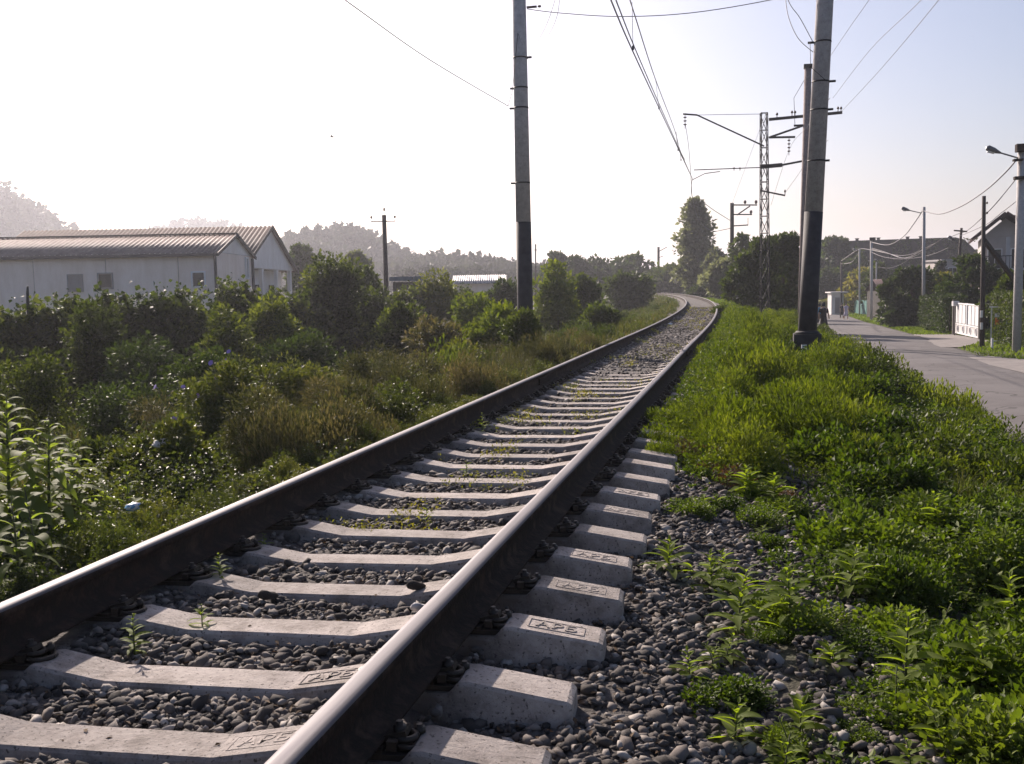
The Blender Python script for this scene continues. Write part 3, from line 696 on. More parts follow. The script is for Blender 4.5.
# verge beyond the road
def h_v(x, y):
    e = xroadR(y)
    onp = ((y > np.interp(x,[10.5,13.3],[47.5,54])) & (y < 63) & (x < 13.2)) | ((y < 41) & (x < np.interp(y,[20,36,41],[14.5,12.2,10.4])))
    return np.where(onp, 0, 1)*np.clip((x-e-.1)/.3,0,1)*(.06+.16*nz(x,y,2,81))
V, F = blade_field(70000, 0, 12, 14, 150, lambda x, y: h_v(x,y), .005, 1.2, None, .5, .0009)
def vf(n):
    x = rng.uniform(9.8,22,n); y = 14+rng.uniform(0,1,n)**1.4*130; h = h_v(x,y); k_ = h > .02; x,y,h = x[k_],y[k_],h[k_]
    z = np.interp(y, ZRX, ZRY)-.02; d = np.hypot(x,y)
    return blades(np.stack([x,y,z],1), h*rng.uniform(.5,1.2,len(x)), (.006+.0009*d), .5)
V, F = vf(90000)
o = link('verge_grass', npmesh('verge_grass', V, F, M['g_green'])); o['kind'] = 'stuff'
# small weeds growing between the sleepers
def h_t(x, y):
    return (nz(x,y,.35,91) > .80)*np.where(y > 7, 1, .5)*.09*np.where(np.abs(x-xc(y)) < .72, 1, 0)*np.where(y > 4.5,1,0)
def tf(n):
    x, y = scatter(n, -1.4, 1.4, 4, 60, 1.2); x = x+xc(y); h = h_t(x,y); k_ = h > .01; x,y,h = x[k_],y[k_],h[k_]
    P = np.stack([x,y,zbed(x,y)+h*rng.uniform(0,1,len(x))],1); D = rng.normal(size=(len(x),3)); D[:,2] = np.abs(D[:,2])
    return leaves(P, D, .02+.0008*y, .45)
V, F = tf(60000)
o = link('track_weeds', npmesh('track_weeds', V, F, M['l_yellow'])); o['kind'] = 'stuff'

# ================================================================== single weeds (each leaf a part)
def leaf_mesh(name, mt, L=1, W=.24, seg=5, droop=.35, fold=.12, serr=0):
    V = []; F = []
    for i in range(seg+1):
        t = i/seg; w_ = W*math.sin(PI*min(1, t*.92+.06))**.8*(1-t*.25) if i < seg else .004
        if serr and i % 2: w_ *= 1-serr
        x = L*t*math.cos(droop*t); z = -L*droop*.7*t*t
        V += [(x,-w_,z+w_*fold*3),(x,0,z),(x,w_,z+w_*fold*3)]
    for i in range(seg):
        a = i*3; F += [(a,a+3,a+4,a+1),(a+1,a+4,a+5,a+2)]
    return npmesh(name, V, F, mt, True)
LM = {'long': leaf_mesh('leaf', M['l_weed'], 1, .13, 6, .5, .1), 'broad': leaf_mesh('leaf', M['l_weed'], 1, .20, 5, .35, .16),
      'goose': leaf_mesh('leaf', M['l_goose'], 1, .14, 6, .8, .08), 'mid': leaf_mesh('leaf', M['l_weed'], 1, .17, 5, .45, .1)}
NL = [0]
def weed(name, label, cat, base, h, nl, leaf, ll, lean=(0,0), rz=0, top=.7, branches=0, group=None):
    if NL[0] > 100000: return
    root = thing(name, label, cat, base, rz, group)
    st = MB(); pts = [(lean[0]*t*t*h, lean[1]*t*t*h, h*t) for t in (0,.25,.5,.75,1)]
    st.tube([(p[0],p[1],p[2]-(.05 if i == 0 else 0)) for i,p in enumerate(pts)], [.012*h+.002,.010*h+.002,.008*h+.0015,.006*h+.001,.002], 5)
    st.build('stem', M['stem'], root)
    for i in range(nl):
        t = .12+.86*i/(nl-1); a = i*2.4+random.uniform(-.3,.3)
        s_ = ll*(1-.55*t**3)*random.uniform(.8,1.15)*(.75+.5*math.sin(PI*min(1,t+.15)))
        o = bpy.data.objects.new('leaf', LM[leaf]); COL.objects.link(o); o.parent = root
        o.location = (lean[0]*t*t*h, lean[1]*t*t*h, h*t); o.scale = (s_,s_,s_)
        o.rotation_euler = (random.uniform(-.3,.3), -(.15+.9*t*top)+random.uniform(-.2,.2), a)
    NL[0] += nl
    return root
def gp(px, py):                          # ground point under a pixel
    z = -.6
    for _ in range(12):
        p = onz(px, py, z); z = .5*z+.5*float(zg(p.x, p.y)); 
    return (p.x, p.y, float(zg(p.x,p.y)))
W_ = [('tall weed with long drooping pale leaves at the left edge of the photo', 14, 585, 1.15, 60, 'goose', .38, (-.02,.04)),
      ('tall weed with layered drooping leaves just right of the tallest weed', 52, 575, .95, 50, 'goose', .32, (.03,.03)),
      ('bushy pale weed in front of the tallest weed at the left edge', 22, 615, .6, 30, 'goose', .2, (.03,0)),
      ('shorter weed with long pointed leaves right of the tallest weed, left foreground', 82, 560, .80, 48, 'goose', .32, (.06,.02)),
      ('thin pale weed leaning left beside the tallest weed, left foreground', 40, 600, .62, 16, 'goose', .20, (-.1,0)),
      ('leafy weed by the litter in the left foreground', 128, 556, .52, 16, 'mid', .15, (.05,0)),
      ('small weed rising from the brambles left of the left rail', 178, 520, .48, 14, 'mid', .11, (0,0))]
for lb, px, py, h, nl, lf, ll, ln in W_: weed('tall_weed', lb, 'weed', gp(px, py), h, nl, lf, ll, ln, random.uniform(0,6))
RW = [('weed with a rosette of long leaves standing alone on the ballast', 668, 590, .26, 15, 'long', .15),
      ('low weed with narrow leaves right of the lone ballast weed', 712, 600, .24, 14, 'long', .13),
      ('bushy weed with long bright leaves over the dark hollow in the right foreground', 738, 640, .33, 18, 'long', .15),
      ('bright weed above the dark hollow, right of the ballast edge', 790, 625, .26, 14, 'mid', .14),
      ('leafy weed with broad leaves at the top edge of the bare ballast', 745, 500, .25, 18, 'broad', .12),
      ('second broad leaved weed at the top edge of the bare ballast', 775, 505, .22, 16, 'broad', .12),
      ('upright weed with pale tips above the white bottle, right foreground', 905, 700, .36, 16, 'broad', .11),
      ('weed with light green leaves in the lower right corner', 985, 700, .30, 16, 'broad', .12),
      ('weed at the right edge of the photo above the lower right corner', 1012, 640, .32, 16, 'broad', .12),
      ('short weed in the ballast at the bottom edge, right of the sleepers', 735, 745, .15, 9, 'broad', .09),
      ('tiny two leaved seedling on the bare stones in the right foreground', 800, 735, .12, 8, 'broad', .09),
      ('spiky weed in the middle of the right foreground greenery', 850, 600, .30, 16, 'long', .14),
      ('tall weed leaning over the road edge at the right', 968, 440, .50, 14, 'mid', .16),
      ('leafy weed on the bank between the dry tuft and the road', 905, 480, .34, 15, 'broad', .13),
      ('weed with bright leaves on the bank below the road edge', 940, 540, .30, 15, 'broad', .13),
      ('weed with reddish stalk at the ballast edge, centre right', 690, 690, .16, 10, 'broad', .07),
      ('small weed sprouting through the ballast beside the outer sleeper ends', 628, 545, .10, 8, 'broad', .055)]
for lb, px, py, h, nl, lf, ll in RW: nl = int(nl*1.8); ll *= 1.1; weed('broadleaf_weed', lb, 'weed', gp(px, py), h, nl, lf, ll, (random.uniform(-.15,.15), random.uniform(-.15,.1)), random.uniform(0,6))
for i in range(34):
    x_, y_ = scatter(1, 1.6, 3.0, 2.7, 8.2, .6); x_, y_ = float(x_[0]), float(y_[0])
    if x_ < 1.75 and y_ < 5: x_ += .35
    weed('ballast_weed', 'small green weed sprouting from the bare stones between sleepers and greenery', 'weed', (x_,y_,float(zbed(np.array(x_),np.array(y_))) if x_ < 2.2 else float(zg(x_,y_))), random.uniform(.07,.2), random.choice([10,13,16]), random.choice(['broad','mid','long']), random.uniform(.05,.09), (random.uniform(-.3,.3), random.uniform(-.3,.2)), 0, .7, 0, 'small weeds on the bare ballast')
for lb, x, y, h, nl, ll in (('leafy sprig between the sleepers against the left rail, nearest the bottom of the photo', -.42,3.45,.17,22,.06),
                            ('spreading sprig with pale leaves against the left rail, a little farther up', -.55,4.35,.16,24,.06),
                            ('sprig with white edged leaves at the foot of the left rail', -.62,4.95,.12,18,.05),
                            ('sprig of green leaves growing beside the third sleeper near the left rail', -.30,3.75,.13,16,.055),
                            ('small yellow green sprig growing between the sleepers near the left rail', .02,5.8,.11,10,.05),
                            ('sprig of weeds between the sleepers inside the left rail, centre of the photo', -.15,7.3,.13,12,.06),
                            ('weed clump against the inner side of the left rail at mid distance', -.55,9.3,.22,16,.07)):
    weed('track_weed', lb, 'weed', (x,y,float(zbed(x,y))), h, nl, 'mid', ll)

# ================================================================== weed clumps
def clump_mesh(key, n, r_, h, leaf, asp, seed, up):
    global rng
    keep = rng; rng = np.random.default_rng(seed); k_ = 9
    a = rng.uniform(0,2*PI,k_); q = np.sqrt(rng.uniform(0,1,k_))*.62*r_; c = np.stack([np.cos(a)*q,np.sin(a)*q],1)
    j = rng.integers(0,k_,n); H = h*rng.uniform(.55,1,k_)[j]; R_ = r_*rng.uniform(.3,.55,k_)[j]
    d = unit(rng.normal(size=(n,3))); d[:,2] = np.abs(d[:,2]); u = rng.uniform(.1,1,n)**.45
    P = np.stack([c[j,0]+d[:,0]*R_*u, c[j,1]+d[:,1]*R_*u, d[:,2]*H*u-.03],1)
    D = d*.8+rng.normal(size=(n,3))*.55+np.array([0,0,up]); N_ = rng.normal(size=(n,3))*.6+np.array([0,0,1.])
    V, F = leaves(P, D, leaf*rng.uniform(.5,1.5,n), asp, .3, N_); rng = keep
    return npmesh('weed_foliage', V, F, M[key])
def clumps(name, label, group, protos, spots, flat=1.0):
    pr = []
    for me in protos:
        pr.append(me)
    for i, (x, y, sc) in enumerate(spots):
        o = bpy.data.objects.new(name, pr[i % len(pr)]); COL.objects.link(o)
        o.location = (x, y, float(zt(x,y))-.02); o.scale = (sc*random.uniform(.85,1.2), sc, sc*random.uniform(.75,1.15)*flat); o.rotation_euler = (random.uniform(-.1,.1), random.uniform(-.1,.1), random.uniform(0,6.3))
        tag(o, label, 'weed clump', group)
def spots(n, x0, x1, y0, y1, pw, smin, smax, mind, cond=None):
    out_ = []; tries = 0
    while len(out_) < n and tries < 5000:
        tries += 1; x, y = scatter(1, x0, x1, y0, y1, pw); x, y = float(x[0]), float(y[0]); sc = min(random.uniform(smin, smax), .42+.085*y)
        x += float(xc(y))
        if cond and not cond(x, y): continue
        if all(math.hypot(x-a, y-b) > mind*(sc+c)/2*(1+y*.02) for a, b, c in out_): out_.append((x, y, sc))
    return out_
FE = [clump_mesh('l_bright', 5200, .55, .6, .052, .28, 201+i, .9) for i in range(3)]
clumps('feathery_weed_clump', 'feathery bright green weed clump crowding the right side of the rails', 'feathery weed clumps right of the rails', FE,
       [(1.75,9.3,.95),(1.55,10.8,.9),(2.35,10.2,1.15),(1.7,12.6,1.0),(2.6,12.2,1.1),(1.8,15,1.2),(2.9,15,1.2),(2.1,18,1.4),(3.2,18.5,1.3),(2.0,22,1.4),(3.0,24,1.5),(2.0,28,1.6)]+spots(80, 1.75, 5.0, 8.5, 55, 1.35, .6, 1.5, .72, lambda x, y: x < 5.0 and (math.sin(x*1.7+y*.8)+math.sin(y*.55-x) > -.5)))
LE = [clump_mesh('l_ground', 4600, .5, .46, .046, .55, 221+i, .3) for i in range(3)]
clumps('leafy_weed_clump', 'leafy green weed clump in the tangle on the bank between rails and road', 'leafy weed clumps on the right bank', LE,
       spots(125, 2.5, 5.3, 2.9, 30, 1.1, .5, 1.3, .66, lambda x, y: x > 2.5+.25*math.sin(y*2)))
clumps('leafy_weed_sprig', 'low leafy weed tuft spreading over the bare ballast, right foreground', 'low weed tufts on the ballast', LE,
       spots(85, 1.5, 3.2, 2.9, 8.8, .8, .16, .5, .42, lambda x, y: x > 1.9-.03*y or y > 6.5), .65)
clumps('rail_side_weed', 'bright weed tuft pressed against the outer side of the right rail', 'weed tufts hugging the right rail', FE,
       spots(80, 1.05, 1.7, 8.3, 40, 1.2, .38, .6, .55))
MI = [clump_mesh('l_mid', 5000, .6, .62, .05, .6, 241+i, .2) for i in range(2)]
clumps('dark_weed_clump', 'dark green bushy weed clump low on the bank beside the road', 'dark weed clumps near the road edge', MI,
       spots(50, 3.4, 5.3, 5, 50, 1.1, .6, 1.2, .75))
RD = [clump_mesh('l_red', 2600, .35, .26, .03, .4, 251, .2)]
clumps('reddish_weed_clump', 'reddish brown low weed clump at the edge of the bare ballast', 'reddish weed clumps', RD, [(1.75,7.9,.9),(1.45,8.5,.8),(2.1,7.6,.6)])
clumps('reddish_weed_clump', 'reddish low weed clump in the greenery below the large right pole', None, RD, [(3.05,14.2,.9)])
BR = [clump_mesh('l_shiny', 6500, .55, .8, .042, .6, 261+i, .1) for i in range(3)]
clumps('bramble_clump', 'glossy leaved bramble clump among the undergrowth left of the rails', 'bramble clumps left of the rails', BR,
       spots(50, -6.5, -1.75, 3.5, 14, .9, .5, 1.15, .72))
clumps('rail_side_bramble', 'low glossy bramble sprig reaching the outer side of the left rail', 'bramble sprigs along the left rail', BR,
       spots(70, -1.75, -1.05, 2.6, 16, .9, .22, .42, .5))
WI = [clump_mesh('g_brown', 7000, .6, .85, .05, .24, 281+i, 1.9) for i in range(3)]
clumps('wiry_weed_clump', 'brownish wiry weed clump beside the left rail', 'wiry weed clumps left of the rails', WI,
       spots(60, -5.5, -1.6, 6.5, 26, 1.0, .5, 1.1, .65))
ME = [clump_mesh('l_mid', 5000, .6, .6, .055, .35, 291+i, .9) for i in range(2)]
clumps('meadow_weed_clump', 'green weed clump in the grassy strip left of the rails, toward the bend', 'weed clumps in the left grassy strip', ME,
       spots(30, -9, -1.9, 16, 80, 1.2, .8, 1.8, .9))

# ================================================================== SHRUBS AND TREES
def shrub(name, label, cat, x, y, h, r_, key, leaf, n=5000, seed=0, z=None, stems=3, ry=None, asp=.55, hollow=.45, group=None, trunk=False):
    z = float(zg(x,y)) if z is None else z
    root = thing(name, label, cat, (x,y,z), random.uniform(-.4,.4), group)
    rz_ = h*.5
    cn = max(14, int(26*(h*r_)**.5)) if not trunk else max(20, int(16*(h*r_)**.5))
    me, cs = crown_mesh('foliage' if not trunk else 'crown', M[key], n, cn, (r_*.8, (ry or r_)*.8, rz_*.82), leaf, .27*min(r_,h*.6)+.08, asp, seed, -.9, hollow)
    link(me.name, me, root, (0,0,rz_*1.02 if not trunk else h-rz_*(1.0)))
    zc = rz_*1.02
    st = MB()
    for i in range(stems):
        c = cs[(i*5)%len(cs)]*.75
        st.tube([(c[0]*.1,c[1]*.1,-.1), (c[0]*.4,c[1]*.4,zc*.5), (c[0],c[1],zc+c[2])], [.035*h**.6,.022*h**.6,.006], 5)
    st.build('stem', M['bark'], root)
    return root
def tree(name, label, x, y, h, rx, key, leaf, n, seed, z=None, base=.25, cn=40, shape=None, spread=None, up=.2, asp=.6, cat='tree', trunk_r=None):
    z = float(zg(x,y)) if z is None else z
    root = thing(name, label, cat, (x,y,z), random.uniform(0,6))
    global rng
    cn = int(cn*1.5); keep = rng; rng = np.random.default_rng(seed+500)
    ch = h*(1-base); t = rng.uniform(0,1,cn)
    prof = shape(t) if shape else np.sin(PI*(t*.86+.1))**.75
    a = rng.uniform(0,2*PI,cn); rr = rx*prof*rng.uniform(.3,1.12,cn)
    cs = np.stack([np.cos(a)*rr, np.sin(a)*rr, h*base+ch*(t*.94)],1)
    k_ = rng.integers(0, cn, n); sp_ = (spread or rx*.27)*rng.uniform(.45,1.4,cn)
    off = unit(rng.normal(size=(n,3)))*(rng.uniform(.1,1,(n,1))**.6)*sp_[k_][:,None]; off[:,2] *= .75
    P = cs[k_]+off; D = unit(off)+rng.normal(size=(n,3))*.6+np.array([0,0,up])
    V, F = leaves(P, D, leaf*rng.uniform(.6,1.35,n), asp); rng = keep
    link('crown', npmesh('crown', V, F, M[key]), root)
    tr = MB(); R0 = trunk_r or .03*h**.8+.02
    tr.tube([(0,0,-.3),(0.02*h*.3,0,h*base),(0,.01*h,h*.6),(0,0,h*.92)], [R0*1.2,R0,R0*.6,R0*.15], 7)
    for i in range(0, cn, max(1,cn//14)):
        c = cs[i]; tr.tube([(0,0,max(.1*h,c[2]*.55)), (c[0]*.5,c[1]*.5,c[2]*.85), tuple(c)], [R0*.4,R0*.25,.01], 5)
    tr.build('trunk', M['bark'], root)
    return root
def tapx(name, label, px, ytop, d, wpx, key, n, leaf=None, seed=0, zb=None, kind='shrub', **kw):
    """a plant at depth d whose top shows at height ytop and whose width is wpx in the picture"""
    p = at(px, ytop, d); x, y = p.x, p.y
    z = float(zg(x,y)) if zb is None else zb
    h = max(.4, p.z-z); r_ = wpx/FPX*d/2; leaf = leaf or max(.05, d*.0043)
    if kind == 'shrub': return shrub(name, label, 'shrub', x, y, h, r_, key, leaf, n, seed, z, **kw)
    return tree(name, label, x, y, h, r_, key, leaf, n, seed, z, **kw)

# overgrown fence on the left: one long vine-covered hedge
hr = thing('overgrown_fence', 'long wire fence buried under a thick mass of climbing vines, left side below the sheds', 'hedge')
hp = [(-17.5,11),(-14,17),(-12.2,23),(-12.0,33),(-13.0,45),(-14.5,58)]
hl = [0]
for a, b in zip(hp, hp[1:]): hl.append(hl[-1]+math.dist(a,b))
def hpos(t): return np.interp(t, hl, [p[0] for p in hp]), np.interp(t, hl, [p[1] for p in hp])
n = 230000; T = rng.uniform(0,1,n)**1.3*hl[-1]; hx, hy = hpos(T)
top = 2.1+.75*domes(T, T*0+1, 2.6, 5, .95)+.3*domes(T, T*0, .8, 6)+.2*(smooth_noise(T, T*0, .6, 6)-.5)-.2*np.clip((T-12)/8,0,1)
V_ = rng.uniform(0,1,n)**.8
lump = domes(T, V_*2.4, .95, 9, .95)*1.25+domes(T, V_*2.4, .4, 10, .9)*.5
th = (.40+.75*lump)*np.sqrt(np.clip(1-(V_*.93)**4,0.03,1))+.6*(1-V_)**2
sgn = np.where(rng.uniform(0,1,n) < .8, 1, -1); u2 = rng.uniform(0,1,n)**.35
top = top*(.86+.14*smooth_noise(T, T*0+3, .35, 12)+.07*rng.normal(0,1,n)*(V_ > .9))
P = np.stack([hx+sgn*th*u2, hy-sgn*th*u2*.35, -1.45+top*V_],1)
D = rng.normal(size=(n,3)); D[:,2] -= .1; D[:,0] += sgn*.5; D[:,1] -= sgn*.3
V, F = leaves(P, D, .125*rng.uniform(.4,1.5,n), .85, .2)
link('foliage', npmesh('foliage', V, F, M['l_vine']), hr)
def hookpost(x, y, ztop, bend):
    f = MB(); f.tube([(x,y,-1.5),(x,y,ztop-.35),(x+bend*.25,y,ztop-.15),(x+bend,y,ztop)], [.035,.035,.03,.02], 6); f.build('post', M['dark'], hr)
for px, yt, bend in ((30,286,.02), (162,293,.12), (96,300,.08), (232,298,.1)):
    t_l = None
    # find the depth at which the sight line crosses the fence
    best = min(np.linspace(0,hl[-1],300), key=lambda t: abs(((hpos(t)[0]-CX)*r0.x+hpos(t)[1]*r0.y)/(-(hpos(t)[0]-CX)*math.sin(YAW)+hpos(t)[1]*math.cos(YAW))-(px-512)/FPX))
    X_, Y_ = hpos(best); d_ = -(X_-CX)*math.sin(YAW)+Y_*math.cos(YAW); zt = at(px, yt, d_).z
    hookpost(float(X_), float(Y_), zt, bend)

SH = [ # name,label,px,ytop,depth,wpx,key,n,kw
 ('dense_shrub','tall dark leafy shrub beside the small utility pole, taller than the vines around it',333,248,34,70,'l_vine',9000,{}),
 ('dense_shrub','thin greyish shrub just left of the small utility pole',366,262,44,34,'l_mid',3500,{}),
 ('dense_shrub','yellow green shrub in front of the blue roofed hut, right of the small utility pole',440,266,46,48,'l_yellow',4500,{}),
 ('dense_shrub','round sunlit vine mound at the foot of the small utility pole',402,300,30,60,'l_vine',6000,{}),
 ('dense_shrub','grey green bush mound in front of the vines, centre left',432,316,24,80,'g_brown',7000,{}),
 ('dense_shrub','bright leafy shrub left of the tall left pole',478,290,38,60,'l_bright',5500,{}),
 ('dense_shrub','dark shrub behind the tall left pole',503,276,55,40,'l_dark',3500,{}),
 ('dense_shrub','light green sapling thicket right of the tall left pole',556,262,48,50,'l_bright',5500,{}),
 ('dense_shrub','light green sapling thicket farther right, touching the far trees',585,272,56,40,'l_mid',4500,{}),
 ('dense_shrub','low shrub at the foot of the tall left pole',523,306,22.3,44,'l_mid',4500,{}),
 ('dense_shrub','leafy bush left of the foot of the tall left pole',492,304,27,60,'l_bright',5000,{}),
 ('dense_shrub','low dark bush in the meadow right of the tall left pole',600,303,40,44,'l_mid',3500,{}),
 ('bramble_mound','flowering bramble mound with purple blooms, left of the wiry weeds',225,356,11,130,'l_shiny',12000,{}),
 ('bramble_mound','bramble mound right of the one with purple blooms, below the vines',300,356,12.5,120,'l_shiny',10000,{}),
 ('bramble_mound','low bramble mound around the pale plastic scrap, left foreground',160,425,8.3,130,'l_shiny',12000,{}),
 ('bramble_mound','bramble mound behind the tallest weed at the left edge',95,440,8.6,90,'l_shiny',8000,{}),
 ('wiry_bush','brownish wiry bush in front of the purple flowered mound, beside the left rail',285,385,9.2,140,'g_brown',16000,{'asp':.22}),
 ('wiry_bush','brownish wiry bush nearest the left rail, centre left',345,372,10.8,120,'g_brown',14000,{'asp':.22}),
 ('wiry_bush','tall greyish wiry bush right of centre left, behind the nearest wiry bush',372,350,13.5,90,'g_brown',10000,{'asp':.22}),
 ('wiry_bush','small wiry bush beside the left rail, farther up the track',430,362,15.5,80,'g_brown',8000,{'asp':.22}),
 ('dense_shrub','yellow green bush beyond the farthest wiry bush, left of the white scrap',458,345,19,60,'l_yellow',6000,{'asp':.35}),
 ('dense_shrub','wide low bush under the vines, left of centre',300,330,22,90,'l_dark',6000,{}),
 ('dense_shrub','pale wispy bush beside the left rail, centre of the photo',400,352,15,90,'g_brown',7000,{'asp':.25}),
 ('dense_shrub','leafy bush hiding the base of the vines at the far left edge',15,335,13.5,120,'l_vine',8000,{}),
 ('dense_shrub','dark vine bush against the overgrown fence, below the left windows of the long shed',95,284,19.5,70,'l_vine',6000,{}),
 ('dense_shrub','dark vine bush against the overgrown fence, second from the left photo edge',150,322,18,90,'l_dark',6000,{}),
 ('dense_shrub','rounded vine bush under the right corner of the long shed',222,300,22,70,'l_vine',6000,{}),
 ('dense_shrub','rounded vine bush under the gabled shed',270,288,25,62,'l_vine',6000,{}),
 ('dense_shrub','dark low bush between the overgrown fence and the bramble mounds, left',120,372,14,110,'l_dark',7000,{}),
 ('dense_shrub','dark low bush between the overgrown fence and the purple flowered mound',215,345,15.5,110,'l_dark',7000,{}),
 ('dense_shrub','pale seed head bush in front of the vines, left of the purple flowers',150,380,11,60,'g_brown',4000,{'asp':.2}),
 ('dense_shrub','round bright bush left of the far end of the track',628,271,85,56,'l_mid',5000,{}),
 ('dense_shrub','small round dark bush on the right of the track bend',721,318,47,18,'l_mid',1500,{}),
 ('dense_shrub','low dark bush at the very end of the visible track',700,288,112,30,'l_dark',1500,{}),
 ('dense_shrub','dark bush just beyond the bend, right of the track end',722,290,105,26,'l_mid',1500,{}),
]
for i, (nm, lb, px, yt, d, wp, key, n, kw) in enumerate(SH): tapx(nm, lb, px, yt, d, wp, key, int(n*1.0), seed=i, **kw)
TR = [
 ('tall_poplar','tall narrow grey green tree above the bend of the track',695,198,118,33,'l_poplar',8000,dict(base=.10,cn=80,spread=.85,shape=lambda t: np.interp(t,[0,.2,.55,.85,1],[.75,1,.85,.5,.12]))),
 ('round_tree','far dark tree left of the far utility pole, over the meadow',602,262,150,66,'l_dark',5000,{}),
 ('round_tree','far dark tree right of the far utility pole',672,268,150,46,'l_mid',4000,{}),
 ('round_tree','far tree behind the tall left pole, nearest to it on the right',556,253,140,36,'l_dark',3500,{}),
 ('round_tree','far pair tree with dark crown right of the tall left pole',576,256,145,30,'l_dark',3500,{}),
 ('round_tree','broad far tree in the middle of the far tree line',630,258,160,50,'l_mid',4500,{}),
 ('round_tree','brownish tree left of the wooden catenary post above the bend',725,262,98,42,'l_poplar',4500,{}),
 ('round_tree','airy young tree left of the wooden catenary post',716,250,112,22,'l_poplar',1200,dict(base=.4)),
 ('round_tree','light feathery tree right of the wooden catenary post',742,231,96,24,'l_mid',2200,dict(base=.35)),
 ('dense_tree','big bushy green tree around the lattice mast, left half',756,240,60,52,'l_mid',9000,dict(base=.04)),
 ('dense_tree','big bushy green tree around the lattice mast, right half',784,234,63,56,'l_mid',10000,dict(base=.04)),
 ('dense_tree','dark tree right behind the large concrete pole',837,238,164,48,'l_dark',9000,dict(base=.05)),
 ('dense_tree','dark tree left of the white hut at the end of the street',832,262,150,34,'l_dark',5000,dict(base=.04)),
 ('dense_tree','dark tree right of the white hut at the end of the street',856,258,156,44,'l_dark',6000,dict(base=.04)),
 ('dense_tree','dark low tree at the end of the street beside the three walkers',812,256,158,50,'l_dark',8000,dict(base=.05)),
 ('dense_tree','yellow green garden tree left of the white fence panels',862,270,134,36,'l_yellow',3500,dict(base=.05)),
 ('dense_tree','large dark round tree overhanging the street beside the nearer lamp post',912,268,76,58,'l_dark',10000,dict(base=.04)),
 ('dense_tree','greyish bushy tree behind the white garden gate',972,258,68,66,'l_dark',9000,dict(base=.05)),
 ('dense_tree','leafy tree at the right edge behind the thick street pole',1022,270,50,54,'l_mid',8000,dict(base=.03)),
 ('dense_tree','yellowish tree between the dark round tree and the gate',944,272,84,24,'l_yellow',2500,dict(base=.05)),
 ('dense_tree','grey tree just left of the brick columns, behind the lamp row',878,262,125,30,'l_mid',2500,dict(base=.05)),
 ('round_tree','tree behind the second shed, left of the tall dark shrub',300,245,80,40,'l_dark',4000,{}),
 ('round_tree','feathery far tree between the shrub and the small utility pole',358,252,78,36,'l_poplar',3500,{}),
]
for i, (nm, lb, px, yt, d, wp, key, n, kw) in enumerate(TR):
    p = at(px, yt, d); zb = zroad(p.y) if p.x > 6.5 else None
    tapx(nm, lb, px, yt, d, wp, key, n, seed=40+i, zb=zb, kind='tree', **kw)
# clipped hedge and creepers on the garden side
def hedge(name, label, a, b, h, th, key, n, leaf):
    root = thing(name, label, 'hedge'); t = rng.uniform(0,1,n); v = rng.uniform(0,1,n); s_ = rng.choice([-1,1],n)
    A, B = np.array(a), np.array(b); d = unit(B-A); nn = np.array([-d[1], d[0]])
    P2 = A+(B-A)*t[:,None]+nn*(s_*th/2*rng.uniform(.6,1.1,n))[:,None]
    topz = h*(.92+.16*smooth_noise(t*20,v*0,1,4)); mask_ = rng.uniform(0,1,n) < .25
    P2[mask_] = (A+(B-A)*t[:,None]+nn*(rng.uniform(-th/2,th/2,n))[:,None])[mask_]; v[mask_] = 1-rng.uniform(0,.06,n)[mask_]
    zz_ = np.interp(P2[:,1], ZRX, ZRY)+v*topz; V, F = leaves(np.stack([P2[:,0],P2[:,1],zz_],1), rng.normal(size=(n,3)), leaf*rng.uniform(.6,1.4,n), .6)
    link('foliage', npmesh('foliage', V, F, M[key]), root)
    st = MB()
    for q in range(4):
        p_ = A+(B-A)*(q+.5)/4; z_ = zroad(p_[1]); st.tube([(p_[0],p_[1],z_-.1),(p_[0],p_[1],z_+h*.8)], [.05,.02], 5)
    st.build('stem', M['bark'], root)
hedge('clipped_hedge', 'dark clipped hedge between the dark round tree and the white gate', (13.3,63.5), (13.9,76), 2.2, 1.2, 'l_dark', 9000, .16)
hedge('clipped_hedge', 'overgrown hedge behind the thick street pole at the right edge', (13.6,44), (13.5,52), 2.3, 1.3, 'l_mid', 9000, .12)
hedge('low_hedge', 'low sunlit hedge at the end of the street behind the walkers', (10.5,146), (16,146), 1.6, 2, 'l_yellow', 4000, .25)

# morning glory flowers
gl = thing('morning_glory', 'climbing plant with small purple blooms on the bramble mound, left of centre', 'flower')
for px, py, d in ((213,364,9.6),(230,353,11.7),(227,362,11.4),(200,396,10.8),(158,388,10.6),(184,389,10.6),(176,418,10),(245,372,11.5),(216,380,10.9)):
    p = at(px, py, d); f = MB()
    f.lathe([(.003,0),(.008,.02),(.026,.034),(.028,.036)], (0,0,0), 7)
    o = f.build('flower', M['purple'], gl, tuple(p)); o.rotation_euler = (random.uniform(.6,1.5), 0, random.uniform(-.8,.8))
    sm = MB(); sm.tube([(p.x,p.y,p.z-.35),(p.x+.03,p.y+.02,p.z-.15),tuple(p)], [.004,.004,.003], 4); sm.build('stem', M['stem'], gl)

